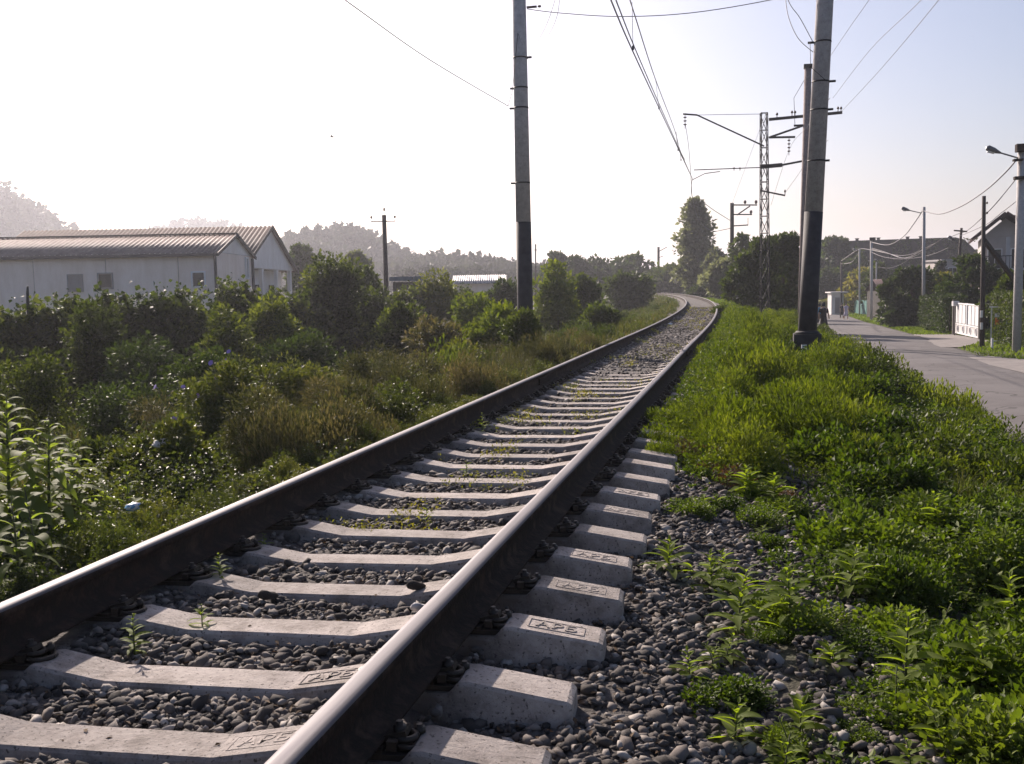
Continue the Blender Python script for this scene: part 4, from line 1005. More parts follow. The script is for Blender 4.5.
# ================================================================== HILLS (with woods) and far tree line
def hill(name, c, rx, ry, h, mt=None):
    th = np.linspace(0,2*PI,64,endpoint=False); rr = np.linspace(0,1,20)
    V = [];
    for r_ in rr:
        for t in th:
            x, y = c[0]+rx*r_*math.cos(t), c[1]+ry*r_*math.sin(t)
            V.append((x, y, -2+(h+2)*(math.cos(PI*r_)*.5+.5)*(.85+.3*float(smooth_noise(x,y,45,7)))))
    F = [(i*64+j, i*64+(j+1)%64, (i+1)*64+(j+1)%64, (i+1)*64+j) for i in range(19) for j in range(64)]
    o = link(name, npmesh(name, V, F, M['soil'], True)); o['kind'] = 'structure'
    return V
def wood(name, label, c, rx, ry, h, ncr, leaf, per, seed, th=(4,8)):
    global rng
    keep = rng; rng = np.random.default_rng(seed); parts = []
    a = rng.uniform(0,2*PI,ncr); r_ = np.sqrt(rng.uniform(0,1,ncr))*.97
    x, y = c[0]+rx*r_*np.cos(a), c[1]+ry*r_*np.sin(a)
    z = -2+(h+2)*(np.cos(PI*r_)*.5+.5)*(.85+.3*smooth_noise(x,y,45,7))
    H = rng.uniform(*th, ncr); con = rng.uniform(0,1,ncr) < .35
    k_ = np.repeat(np.arange(ncr), per); n = len(k_); u = rng.uniform(0,1,n)
    rad = np.where(con[k_], (1-u)*.28, np.sin(PI*(u*.85+.12))*.42)*H[k_]*rng.uniform(.3,1,n); ang = rng.uniform(0,2*PI,n)
    P = np.stack([x[k_]+rad*np.cos(ang), y[k_]+rad*np.sin(ang), z[k_]+H[k_]*(.15+.85*u)],1)
    V, F = leaves(P, rng.normal(size=(n,3))+np.array([0,0,.3]), leaf*rng.uniform(.6,1.4,n), .8); rng = keep
    o = link(name, npmesh(name, V, F, M['far_leaf'])); o['kind'] = 'stuff'; o['label'] = label
def hillpx(px, ytop, d, wpx, depth_r, seed, ncr, per, leaf, th, lab):
    p = at(px, ytop, d); rx = wpx/FPX*d/2
    hh = p.z-th[1]*.8
    hill('hill', (p.x,p.y), rx, depth_r, hh); wood('hillside_wood', lab, (p.x,p.y), rx*.9, depth_r*.9, hh, ncr, leaf*1.25, int(per*1.3), seed, th)
hillpx(-66, 172, 380, 500, 110, 1, 1300, 60, 1.6, (5,12), 'steep wooded hill fading in the haze at the left edge')
hillpx(200, 224, 620, 560, 120, 2, 700, 40, 2.6, (7,12), 'distant wooded ridge behind the sheds')
hillpx(330, 230, 330, 330, 70, 3, 700, 60, 1.5, (5,9), 'wooded hill behind the small utility pole')
hillpx(440, 258, 300, 300, 50, 4, 500, 60, 1.4, (5,9), 'low wooded rise right of the small utility pole')
# far tree line along the horizon
def treeline(label, p0, p1, d, ytop0, ytop1, n, leaf, seed):
    global rng
    keep = rng; rng = np.random.default_rng(seed); nt_ = int(abs(p1-p0)/7); parts = []
    for i in range(nt_):
        px = p0+(p1-p0)*(i+rng.uniform(.2,.8))/nt_; dd = d*rng.uniform(.9,1.15); yt = ytop0+(ytop1-ytop0)*i/nt_+rng.uniform(-5,5)
        p = at(px, yt, dd); h = p.z+1.5; r_ = rng.uniform(7,14)/FPX*dd; m_ = n//nt_
        u = rng.uniform(0,1,m_); a = rng.uniform(0,2*PI,m_); rad = r_*np.sin(PI*(u*.8+.14))*rng.uniform(.4,1,m_)
        P = np.stack([p.x+rad*np.cos(a), p.y+rad*np.sin(a), -1.5+h*u],1)
        parts.append(leaves(P, rng.normal(size=(m_,3)), leaf*rng.uniform(.6,1.4,m_), .7))
    V, F = join(parts); rng = keep
    o = link('tree_line', npmesh('tree_line', V, F, M['far_leaf'])); o['kind'] = 'stuff'; o['label'] = label
treeline('hazy far tree line along the horizon', 395, 745, 210, 270, 270, 30000, 1.0, 11)
treeline('trees beyond the end of the street', 745, 860, 175, 262, 255, 14000, .8, 12)
treeline('trees behind the gardens at the right', 930, 1080, 120, 262, 262, 12000, .6, 13)

# ================================================================== BUILDINGS
def wavy(a, b, c, d, n, amp, name, mt, parent, th=.03):
    """corrugated sheet between eave a-b and ridge d-c, waves running along a-b"""
    a, b, c, d = map(lambda p: np.array(p, float), (a,b,c,d)); t = np.linspace(0,1,n*6+1)
    nn = unit(np.cross(b-a, d-a)); nn = nn if nn[2] > 0 else -nn
    off = np.sin(t*n*2*PI)[:,None]*nn*amp
    lo = a+(b-a)*t[:,None]+off; hi = d+(c-d)*t[:,None]+off; k_ = len(t)
    V = np.concatenate([lo, hi, lo-nn*th, hi-nn*th]); i = np.arange(k_-1)
    F = np.concatenate([np.stack([i,i+1,k_+i+1,k_+i],1), np.stack([2*k_+i+1,2*k_+i,3*k_+i,3*k_+i+1],1), np.stack([i,2*k_+i,2*k_+i+1,i+1],1), np.stack([k_+i,k_+i+1,3*k_+i+1,3*k_+i],1)])
    return link(name, npmesh(name, V, F, mt, False), parent)
def window(parent, x, z, w_, h, ax='front', y=0, depth=.08, fm='white', gm='glass', bars=1):
    """window in a wall facing local -Y (front) or +X (side)"""
    f = MB(); b = .07
    def bx(mb, cx, cz, ww, hh, dy, dd):
        if ax == 'front': mb.box((cx, y+dy, cz), (ww, dd, hh))
        else: mb.box((y-dy, cx, cz), (dd, ww, hh))
    for s_ in (-1,1): bx(f, x+s_*(w_/2), z, b, h+b, -.03, .10)
    bx(f, x, z+h/2, w_-b, b, -.03, .10); bx(f, x, z-h/2, w_-b, b, -.035, .12)
    for q in range(bars): bx(f, x-w_/2+w_*(q+1)/(bars+1), z, .04, h-b, -.02, .05)
    fo = f.build('window', M[fm], parent)
    p = MB(); bx(p, x, z, w_-b, h-b, .0, .03); p.build('pane', M[gm], fo)
    return fo
GZ = -1.42
def corner(px, py, d): p = at(px, py, d); return p
# --- long cream shed
c0 = corner(215, 252, 50); ez = c0.z-GZ; rzd = at(234,234,53.4).z-GZ
sh = thing('long_shed', 'long low cream shed with brown corrugated roof at the left edge', 'shed', (c0.x, c0.y, GZ), YAW)
L, Wd = 18.0, 6.8
wl = MB(); wl.box((-L/2, Wd/2, ez/2-.05), (L-.1, Wd-.1, ez)); wl.build('wall', M['seam'], sh)
for i in range(5):
    x0 = -1.78-3.5*i if i else 0; x0 = 0 if i == 0 else -1.8-3.5*(i-1); x1 = -1.8-3.5*i
    p = MB(); p.box(((x0+x1)/2, -.03, ez/2), (abs(x1-x0)-.04, .06, ez-.02)); p.build('wall_panel', M['cream'], sh)
for k_ in range(2):
    p = MB(); p.box((.03, Wd/4+k_*Wd/2, ez/2), (.06, Wd/2-.04, ez-.02)); p.build('wall_panel', M['cream'], sh)
ga = MB(); ga.prism([(.05,ez+.01),(Wd-.05,ez+.01),(Wd/2,rzd-.08)], -.06, .07, 'X'); ga.build('gable', M['whitewall'], sh)
ov = .35
wavy((-L,-ov,ez-.08),(ov*.6,-ov,ez-.08),(ov*.6,Wd/2,rzd),(-L,Wd/2,rzd), 72, .032, 'roof', M['brownroof'], sh)
wavy((-L,Wd+ov,ez-.08),(ov*.6,Wd+ov,ez-.08),(ov*.6,Wd/2,rzd+.002),(-L,Wd/2,rzd+.002), 72, .032, 'roof', M['brownroof'], sh)
rg = MB(); rg.beam((-L,Wd/2,rzd+.04),(ov*.6,Wd/2,rzd+.04), .3, .05); rg.build('ridge_cap', M['trim'], sh)
gt = MB(); gt.beam((-L,-ov-.04,ez-.14),(ov*.6,-ov-.04,ez-.14), .10, .12); gt.build('gutter', M['trim'], sh)
bg_ = MB(); bg_.beam((ov*.6+.02,-ov,ez-.12),(ov*.6+.02,Wd/2,rzd-.04), .05, .16); bg_.beam((ov*.6+.02,Wd+ov,ez-.12),(ov*.6+.02,Wd/2,rzd-.04), .05, .16); bg_.build('bargeboard', M['trim'], sh)
dp = MB(); dp.tube([(.02,-.12,ez-.15),(.02,-.12,.2)], .07, 8); dp.build('downpipe', M['trim'], sh); 
dp = MB(); dp.tube([(.12,Wd-.1,ez-.15),(.12,Wd-.1,.2)], .09, 8); dp.build('downpipe', M['trim'], sh)
def lx(px, d=50): return (px-215)/FPX*d
def lz(px, py, d): return at(px, py, d).z-GZ
window(sh, lx(198), lz(198,279.5,50), .62, .72, y=-.06, bars=0)
window(sh, lx(105.5), lz(105,281,50), .68, .72, y=-.06, fm='seam', bars=0)
window(sh, lx(75.5), lz(75,283,50), .68, .78, y=-.06, fm='seam', gm='seam', bars=0)
window(sh, Wd*.82, lz(244,268,55), .5, 1.1, 'side', y=.07, fm='white')
# --- second shed behind
c1 = corner(226, 256, 60); D1, W1 = 60, 14.5
rz1 = at(270,226,67.3).z-GZ; ez1 = at(297,271,74.5).z-GZ
s2 = thing('gabled_shed', 'larger white gabled shed with brown corrugated roof behind the long cream shed', 'shed', (c1.x, c1.y, GZ), YAW)
wl = MB(); wl.box((-7.5, W1/2, ez1/2-.03), (15, W1-.4, ez1)); wl.build('wall', M['whitewall'], s2)
ga = MB(); ga.prism([(.1,ez1+.01),(W1-.1,ez1+.01),(W1/2,rz1-.1)], -.1, .9, 'X'); ga.build('gable', M['whitewall'], s2)
wavy((-15,-.3,ez1-.05),(1.1,-.3,ez1-.05),(1.1,W1/2,rz1),(-15,W1/2,rz1), 58, .035, 'roof', M['darkroof'], s2)
wavy((-15,W1+.3,ez1-.05),(1.1,W1+.3,ez1-.05),(1.1,W1/2,rz1+.002),(-15,W1/2,rz1+.002), 58, .035, 'roof', M['darkroof'], s2)
bb = MB(); bb.beam((1.13,-.35,ez1-.12),(1.13,W1/2,rz1-.05), .06, .22); bb.beam((1.13,W1+.35,ez1-.12),(1.13,W1/2,rz1-.05), .06, .22); bb.build('bargeboard', M['wood'], s2)
for k_ in range(4):
    p = MB(); p.box((.78, 1+k_*4.1, ez1/2), (.22,.5,ez1-.02)); p.build('column', M['whitewall'], s2)
for k_ in range(3): window(s2, 3+k_*4.1, ez1*.55, 1.9, 1.6, 'side', y=.05, fm='trim', bars=2)
# --- blue-roofed hut
p0 = at(393, 303, 66); hutz = at(393,279,66).z-GZ
hu = thing('hut', 'dark open fronted hut with a blue roof slab, right of the small utility pole', 'hut', (p0.x, p0.y, GZ), YAW)
w_ = 27/FPX*66
wl = MB(); wl.box((w_/2, 1.3, hutz/2-.1), (w_-.1, .1, hutz-.2)); wl.box((.06,.7,hutz/2-.1),(.1,1.1,hutz-.2)); wl.box((w_*.82,.02,hutz/2-.1),(w_*.3,.1,hutz-.2)); wl.build('wall', M['trim'], hu)
rf = MB(); rf.box((w_/2,.6,hutz), (w_+.3,2,.26)); rf.build('roof', M['blue'], hu)
dr = MB(); dr.box((w_*.4,.04,hutz*.42),(w_*.45,.06,hutz*.8)); dr.build('door', M['mossy'], hu)
# --- low building with a pale roof
p0 = at(452, 289, 92); lw = thing('low_building', 'low long building with pale corrugated roof behind the bright shrubs', 'shed', (p0.x, p0.y, GZ), YAW)
w_ = 54/FPX*92; e_ = at(452,284,92).z-GZ; r_ = at(452,276,97).z-GZ
wl = MB(); wl.box((w_/2,3,e_/2-.02),(w_-.2,5.8,e_)); wl.build('wall', M['cream'], lw)
wavy((0,-.3,e_),(w_,-.3,e_),(w_,3,r_),(0,3,r_), 24, .04, 'roof', M['greyroof'], lw)
wavy((0,6.3,e_),(w_,6.3,e_),(w_,3,r_+.002),(0,3,r_+.002), 24, .04, 'roof', M['greyroof'], lw)
for k_ in range(2): window(lw, 1.2+k_*2, e_*.6, .8, .7, y=-.12+.2)

# --- dark overgrown hall on the right
d = 178; p0 = at(838, 300, d); gz = zroad(p0.y)-.2
ht = at(895,240,d).z-gz; wH = (953-838)/FPX*d*1.09
ha = thing('old_hall', 'huge dark overgrown hall with a rounded right end, beyond the street lamps', 'building', (p0.x,p0.y,gz), YAW-.36)
b_ = MB(); b_.prism([(0,0),(wH,0),(wH,ht*.78),(wH-.6,ht*.85),(wH-1.9,ht*.965),(wH-3.2,ht),(1,ht),(0,ht*.95)], 0, 14, 'Y'); b_.build('wall', M['mossy'], ha)
le = MB(); le.box((wH/2,-.25,ht*.5),(wH,.5,.35)); le.build('ledge', M['trim'], ha)
for k_ in range(7):
    q = MB(); q.box((1+k_*2.9,-.12,ht*.25),(.35,.24,ht*.48)); q.build('pier', M['trim'], ha)
for px in (848, 898): 
    q = MB(); xx = (px-838)/FPX*d; q.box((xx,-1.2,ht*.36),(.9,.8,ht*.42)); q.build('brick_pillar', M['brick'], ha)
for px in (875, 902, 914, 855):
    q = MB(); xx = (px-838)/FPX*d; q.box((xx,2,ht+.15),(.5,.6,.4)); q.box((xx,2,ht+.4),(.7,.8,.1)); q.build('chimney', M['mossy'], ha)
n = 16000; P = np.stack([rng.uniform(.3,wH,n), rng.uniform(-.45,0,n), rng.uniform(0,1,n)**1.4*ht*.98],1)
P = P[smooth_noise(P[:,0],P[:,2],2.2,15)+.3*smooth_noise(P[:,0],P[:,2],.8,16) > .58]; V, F = leaves(P, rng.normal(size=(len(P),3)), .32, .7)
link('creeper', npmesh('creeper', V, F, M['l_dark']), ha)
P = np.stack([rng.normal(wH,.2,900), rng.uniform(-.4,3,900), rng.uniform(.2,1,900)*ht*.8],1); V, F = leaves(P, rng.normal(size=(900,3)), .4, .7)
link('creeper', npmesh('creeper', V, F, M['l_yellow']), ha)
# --- small red roof between the trees
d = 105; p0 = at(879, 305, d); gz = zroad(p0.y); rh = thing('small_house', 'small house with a low red brown roof under the dark round tree', 'house', (p0.x,p0.y,gz), YAW)
e_ = at(880,291,d).z-gz; r_ = at(893,279,d).z-gz; w_ = 28/FPX*d
q = MB(); q.box((w_/2,2,e_/2-.02),(w_-.3,4,e_)); q.build('wall', M['mossy'], rh)
wavy((0,-.4,e_),(w_,-.4,e_),(w_,2,r_),(0,2,r_), 14, .03, 'roof', M['redroof'], rh); wavy((0,4.4,e_),(w_,4.4,e_),(w_,2,r_+.002),(0,2,r_+.002), 14, .03, 'roof', M['redroof'], rh)
window(rh, w_*.3, e_*.6, .7, .7, y=-.05)
# --- three storey house on the right
d = 74; p0 = at(979, 338, d); gz = zroad(p0.y); ho = thing('house', 'three storey grey house with brown gabled roof and balconies at the right edge', 'house', (p0.x,p0.y,gz), YAW-.40)
e_ = at(983,238,d).z-gz; r_ = at(1000,214.5,d).z-gz; w_ = 3.4; dp_ = 8
q = MB(); q.box((w_/2,dp_/2,e_/2),(w_,dp_,e_)); q.prism([(.02,e_+.01),(w_-.02,e_+.01),(w_*.45,r_-.3)], 0, dp_, 'Y'); q.build('wall', M['housewall'], ho)
def slab(a, b, c, d_, t, nm, mt, par):
    q = MB(); a,b,c,d_ = map(Vector,(a,b,c,d_)); nn = (b-a).cross(d_-a).normalized(); nn = nn if nn.z > 0 else -nn
    q.v = [a,b,c,d_,a+nn*t,b+nn*t,c+nn*t,d_+nn*t]
    for f_ in ((3,2,1,0),(4,5,6,7),(0,1,5,4),(1,2,6,5),(2,3,7,6),(3,0,4,7)): q.face(list(f_))
    return q.build(nm, mt, par)
xr = w_*.45
slab((-.6,-1.2,e_-.15),(-.6,dp_,e_-.15),(xr,dp_,r_),(xr,-1.2,r_), .14, 'roof', M['redroof'], ho)
slab((xr+.003,-1.2,r_),(xr+.003,dp_,r_),(w_+.6,dp_,e_-.15),(w_+.6,-1.2,e_-.15), .14, 'roof', M['redroof'], ho)
q = MB(); q.box((w_+4.01,dp_/2+.8,e_/2),(8,dp_-1.6,e_)); q.build('wall', M['housewall'], ho)
slab((w_-.5,.2,e_-.1),(w_+8.5,.2,e_-.1),(w_+8.5,dp_/2,r_-.02),(xr+.1,dp_/2,r_-.02), .14, 'roof', M['redroof'], ho)
for k_, zf in enumerate((.36,.64)):
    z_ = e_*zf
    q = MB(); q.box((w_/2,-.6,z_),(w_+.2,1.2,.14)); q.build('balcony', M['oldwhite'], ho); bal = q
    rl = MB(); rl.box((w_/2,-1.15,z_+.95),(w_+.2,.05,.05))
    for t in range(14): rl.box((.0+t*w_/13,-1.15,z_+.5),(.04,.04,.88))
    rl.build('railing', M['dark'], ho)
for zf in (.14,.46,.76):
    for xx, yy in ((.9,-.01),(2.4,-.01),(w_+1.6,.79),(w_+4.2,.79)): window(ho, xx, e_*zf, .9, 1.4, y=yy, fm='white')
for xx in (.1, 1.7, 3.3):
    q = MB(); q.box((xx,-1.0,e_*.5),(.25,.25,e_-.05)); q.build('column', M['oldwhite'], ho)
for px, pt, lab in ((948,262,'low grey flat roofed house behind the tilted post'),):
    d = 120; p0 = at(942, 280, d); gz = zroad(p0.y); fh = thing('flat_house', lab, 'house', (p0.x,p0.y,gz), YAW); h_ = at(950,261,d).z-gz
    q = MB(); q.box((2.2,2.5,h_/2),(4.4,5,h_)); q.build('wall', M['housewall'], fh); q = MB(); q.box((2.2,2.5,h_+.1),(4.8,5.4,.2)); q.build('roof', M['greyroof'], fh)
    window(fh, 1.2, h_*.8, 1, .9, y=-.01)
# --- street-end kiosk, fences, gate
d = 128; p0 = at(831, 313, d); gz = zroad(p0.y); ki = thing('kiosk', 'small white hut with flat roof at the end of the street', 'hut', (p0.x,p0.y,gz), YAW)
h_ = at(835,293,d).z-gz
q = MB(); q.box((.8,.8,h_/2),(1.5,1.5,h_)); q.build('wall', M['whitewall'], ki); q = MB(); q.box((.9,.7,h_+.08),(2.2,2.2,.14)); q.build('roof', M['whitewall'], ki)
q = MB(); q.box((.8,.02,h_*.42),(.6,.06,h_*.75)); q.build('door', M['seam'], ki)
def fence(name, label, A, B, h, npan, mt, cat='fence', post=.12, panel='panel', gapf=.0):
    A, B = Vector((*A,0)), Vector((*B,0)); L_ = (B-A).length; ang = math.atan2(B.y-A.y, B.x-A.x)
    root = thing(name, label, cat, (A.x,A.y,0), ang)
    for i in range(npan):
        x0, x1 = L_*i/npan, L_*(i+1)/npan; y_ = A.y+(B.y-A.y)*(i+.5)/npan; z_ = zroad(y_)
        q = MB(); q.box(((x0+x1)/2,0,z_+h/2+.03),(x1-x0-post,.06,h)); q.build(panel, mt, root)
    for i in range(npan+1):
        y_ = A.y+(B.y-A.y)*i/npan; q = MB(); q.box((L_*i/npan,0,zroad(y_)+h/2+.05),(post-.005,.12,h+.1)); q.build('post', mt, root)
    return root
fa, fb = onz(878,318,zroad(106)), onz(905,321,zroad(97))
fence('panel_fence', 'white concrete panel fence left of the dark round tree', (fa.x,fa.y), (fb.x,fb.y), 1.45, 7, M['oldwhite'])
ta, tb = onz(853,312,zroad(125)), onz(872,315,zroad(115))
fence('net_fence', 'teal covered fence beyond the white panel fence', (ta.x,ta.y), (tb.x,tb.y), 1.7, 4, M['teal'])
# white garden gate: two leaves with vertical panels and circles
ga_, gb_ = Vector((13.15,62.3,0)), Vector((13.25,56.2,0)); gL = (gb_-ga_).length; ang = math.atan2(gb_.y-ga_.y, gb_.x-ga_.x)
z_ = (zroad(62)+zroad(56))/2
gt_ = thing('garden_gate', 'white metal driveway gate with circle ornaments, right of the clipped hedge', 'gate', (ga_.x,ga_.y,z_), ang)
GH = 1.75
for i in range(2):
    x0 = gL*i/2; leafo = MB()
    leafo.box((x0+gL/4,0,.12),(gL/2-.08,.06,.08)); leafo.box((x0+gL/4,0,GH),(gL/2-.08,.06,.08)); leafo.box((x0+gL/4,0,.62),(gL/2-.08,.06,.07))
    for s_ in (0,1): leafo.box((x0+.06+s_*(gL/2-.12),0,GH/2+.06),(.08,.065,GH))
    lf = leafo.build('gate_leaf', M['white'], gt_)
    for j in range(3):
        q = MB(); q.box((x0+.3+.0+(j+.5)*(gL/2-.6)/3,0,(GH+.62)/2),((gL/2-.6)/3-.16,.03,GH-.75)); q.build('infill_panel', M['white'], lf)
    for j in range(2):
        q = MB(); q.ring((x0+gL*(.14+.22*j),-.01,.37), .19, .025, 16, 'Y'); q.build('ring_ornament', M['white'], lf)
    q = MB(); q.box((x0+gL/4,.02,.37),(gL/2-.2,.02,.4)); q.build('infill_panel', M['oldwhite'], lf)
for xx in (-.12, gL+.12):
    q = MB(); q.box((xx,0,GH/2+.1),(.2,.2,GH+.2)); q.build('post', M['trim'], gt_)
sb = thing('meter_box', 'small white box fixed above the left end of the white gate', 'box', tuple(at(955.5,303.5,57.5)), YAW)
q = MB(); q.box((0,0,0),(.34,.2,.26)); q.build('casing', M['white'], sb); q = MB(); q.box((0,-.11,0),(.28,.02,.2)); q.build('door', M['oldwhite'], sb)
q = MB(); q.beam((0,.05,-.14),(0,.05,-2.3),.06); q.build('post', M['trim'], sb)
# door frame with orange notice
d = 47; p0 = at(991,338,d); gz = zroad(p0.y); df = thing('garden_door', 'narrow white metal garden door with an orange and white notice, right of the dark post', 'door', (p0.x,p0.y,gz), YAW-.5)
hd = at(991,307,d).z-gz; wd_ = .62
q = MB(); q.box((0,0,hd/2),(.05,.05,hd)); q.box((wd_,0,hd/2),(.05,.05,hd)); q.box((wd_/2,0,hd),(wd_+.2,.05,.06)); q.box((wd_/2,0,.15),(wd_,.04,.05)); q.build('frame', M['white'], df)
q = MB(); 
for t in range(5): q.box((.1+t*.105,0,hd/2),(.015,.02,hd-.3))
q.build('bar', M['dark'], df)
q = MB(); q.box((.24,-.04,hd*.62),(.17,.02,.3)); no = q.build('notice', M['orange'], df); q = MB(); q.box((.24,-.055,hd*.78),(.2,.012,.16)); q.build('notice_top', M['white'], no)

# ================================================================== POLES
def conepole(name, label, base, h, r0_, r1, dark_h=0, lean=(0,0), mt='polecon', cat='pole', seg=16):
    root = thing(name, label, cat, base)
    def P(t): return (lean[0]*t, lean[1]*t, t)
    if dark_h:
        rm = r0_+(r1-r0_)*dark_h/h
        q = MB(); q.tube([P(-.6), P(dark_h)], [r0_+.001, rm+.004], seg); q.build('painted_foot', M['bitumen'], root)
        q = MB(); q.tube([P(dark_h-.01), P(h)], [rm, r1], seg); q.build('shaft', M[mt], root)
    else:
        q = MB(); q.tube([P(-.6), P(h)], [r0_, r1], seg); q.build('shaft', M[mt], root)
    return root
def band(root, z, r_, lean=(0,0), stub=0, ang=0, nm='band'):
    q = MB(); q.lathe([(r_+.004,z-.016),(r_+.006,z),(r_+.004,z+.016)], (lean[0]*z,lean[1]*z,0), 16)
    if stub:
        q.beam((lean[0]*z+math.cos(ang)*r_,lean[1]*z+math.sin(ang)*r_,z),(lean[0]*z+math.cos(ang)*(r_+stub),lean[1]*z+math.sin(ang)*(r_+stub),z),.04)
    return q.build(nm, M['dark'], root)
# left big pole
def leanof(x0,y0_,x1,y1_,d): a_ = at(x0,y0_,d); b_ = at(x1,y1_,d); return ((b_.x-a_.x)/(b_.z-a_.z), (b_.y-a_.y)/(b_.z-a_.z))
dL = 23.0; base = at(525,300,dL); ln = leanof(525,300,519,0,dL); zb = float(zg(base.x,base.y)); lean = ln[0]
hL = 9.6
PL = conepole('catenary_pole', 'tall concrete catenary pole with black painted foot, left of the track', (base.x+(zb-base.z)*ln[0], base.y+(zb-base.z)*ln[1], zb), hL, .182, .145, at(524,222,dL).z-zb, ln)
def zl(py): return at(520,py,dL).z-zb
for py, stub, an in ((88,.08,PI),(108,.10,PI),(183,.10,PI),(58,.10,0)):
    z_ = zl(py); band(PL, z_, .182-.037*z_/hL, ln, stub, an)
ly = ln[1]; q = MB(); z9 = zl(8); q.box((lean*z9+.28,ly*z9,z9),(.22,.05,.04)); q.lathe([(.03,-.02),(.045,0),(.03,.02)],(lean*z9+.45,ly*z9,z9),8); q.build('insulator', M['ceramic'], PL)
q = MB(); q.tube([(lean*zl(60)+.17,-.02,zl(60)),(lean*zl(40)-.0,-.19,zl(35)),(lean*zl(90)-.17,-.1,zl(92)),(lean*zl(105)-.3,-.0,zl(106))],.006,5); q.build('cable', M['dark'], PL)
# right big pole
dR = 21.0; base = at(807,338,dR); ln = leanof(807,338,825,0,dR); lean = ln[0]
zb = base.z+.02
PR = conepole('catenary_pole', 'tall concrete catenary pole with black painted foot on a square block, right of the track', (base.x, base.y, zb), 10.2, .188, .152, at(812,212,dR).z-zb, ln)
q = MB(); q.box((.0,0,-.35),(.54,.54,.84)); q.build('footing', M['bitumen'], PR)
q = MB(); q.lathe([(.26,.072),(.21,.13)], (0,0,0), 16); q.build('footing_top', M['bitumen'], PR)
def zr_(py): return at(815,py,dR).z-zb
for py, stub, an in ((42,.12,PI),(82,.12,0),(110,.1,0),(161,.08,0)):
    z_ = zr_(py); band(PR, z_, .188-.036*z_/10.2, ln, stub, an)
q = MB(); q.tube([(lean*zr_(42)-.25,-.05,zr_(42)),(lean*zr_(60)-.22,-.1,zr_(68)),(lean*zr_(82)+.1,-.2,zr_(84))],.006,5); q.build('cable', M['dark'], PR)
# number plate on a stub post below the footing
pp_ = at(804,349,dR-.6); npl = thing('number_plate', 'little white plate with a number on a short post below the large right pole', 'sign', (pp_.x,pp_.y,pp_.z), YAW)
q = MB(); q.box((0,0,0),(.10,.02,.17)); q.build('plate', M['white'], npl)
q = MB(); q.box((0,.03,-.25),(.1,.03,.7)); q.build('post', M['dark'], npl)
nm7 = text_mesh('7', .15, M['dark'], .002); o = link('numeral', nm7, npl); o.location = (0,-.013,0); o.rotation_euler = (PI/2,0,0)
# third pole behind the right one
d3 = 46; b3 = at(803,300,d3); t3 = at(808,66,d3); ln3 = leanof(803,300,808,66,d3); z3 = float(zg(b3.x,b3.y)); h3 = t3.z-z3
P3 = conepole('catenary_pole', 'slender brownish concrete pole rising just behind the large right pole', (b3.x-ln3[0]*(b3.z-z3), b3.y-ln3[1]*(b3.z-z3), z3), h3, .22, .15, 0, ln3, 'polebrown')
q = MB(); q.box((ln3[0]*h3,ln3[1]*h3,h3-.02),(.36,.36,.16)); q.build('cap', M['dark'], P3)
q = MB(); zz = h3-at(0,0,1).z*0-(at(808,66,d3).z-at(808,125,d3).z); q.box((ln3[0]*zz-.3,ln3[1]*zz,zz),(.5,.08,.08)); q.tube([(ln3[0]*zz-.5,ln3[1]*zz,zz),(ln3[0]*zz-.55,ln3[1]*zz,zz+1.2),(ln3[0]*h3-.1,ln3[1]*h3,h3-.5)],.012,5); q.build('bracket', M['dark'], P3)
# small utility pole at left
d4 = 52; b4 = at(385,333,d4); t4 = at(384,215,d4); z4 = float(zg(b4.x,b4.y)); h4 = t4.z-z4
P4 = conepole('utility_pole', 'slim wooden utility pole with one crossarm standing among the vines, left of centre', (t4.x,t4.y,z4), h4, .13, .11, 0, (0,0), 'wood', seg=10)
q = MB(); zc_ = at(384,221.5,d4).z-z4; aw = 12/FPX*d4; cy, sy_ = math.cos(YAW), math.sin(YAW)
q.beam((-aw*cy,-aw*sy_-.15,zc_),(aw*cy,aw*sy_-.15,zc_),.05,.05); q.build('crossarm', M['dark'], P4)
for s_ in (-1,1):
    q = MB(); q.lathe([(.012,0),(.012,.14),(.05,.16),(.055,.24),(.03,.28)],(s_*aw*.97*cy,s_*aw*.97*sy_-.15,zc_),8); q.build('insulator', M['ceramic'], P4)
q = MB(); q.lathe([(.012,0),(.012,.2),(.05,.24),(.055,.34),(.03,.38)],(0.05,-.1,h4-.03),8); q.build('insulator', M['ceramic'], P4)

# lattice mast with catenary arms
d5 = 50.0
def L5(px, py, dd=0): return at(px, py, d5+dd)
b5 = L5(765,312); b5z = float(zg(b5.x,b5.y)); mast = thing('lattice_mast', 'steel lattice catenary mast with arms on both sides, right of the track', 'mast', (b5.x,b5.y,b5z))
def q5(px, py, dd=0): p = L5(px,py,dd); return Vector((p.x-b5.x, p.y-b5.y, p.z-b5z))
top5 = q5(765,113).z; hw = .145; hw0 = .20
tilt = q5(765,113)-q5(766,300); tlx = tilt.x/tilt.z; tly = tilt.y/tilt.z
corners = []
def mc(i, z): 
    s_x, s_y = ((-1,-1),(1,-1),(1,1),(-1,1))[i]; hh_ = hw0+(hw-hw0)*z/top5; return Vector((s_x*hh_*cy-s_y*hh_*sy_+tlx*z, s_x*hh_*sy_+s_y*hh_*cy+tly*z, z))
for i in range(4):
    q = MB(); q.beam(mc(i,-.4), mc(i,top5), .045); q.build('mast_leg', M['dark'], mast)
nb = 12
for j in range(nb):
    za, zb_ = top5*j/nb, top5*(j+1)/nb
    q = MB()
    for i in range(4):
        a_, b_ = (i, (i+1)%4) if j % 2 else ((i+1)%4, i)
        q.beam(mc(a_,za), mc(b_,zb_), .028); q.beam(mc(i,zb_), mc((i+1)%4,zb_), .028)
    q.build('lattice_brace', M['dark'], mast)
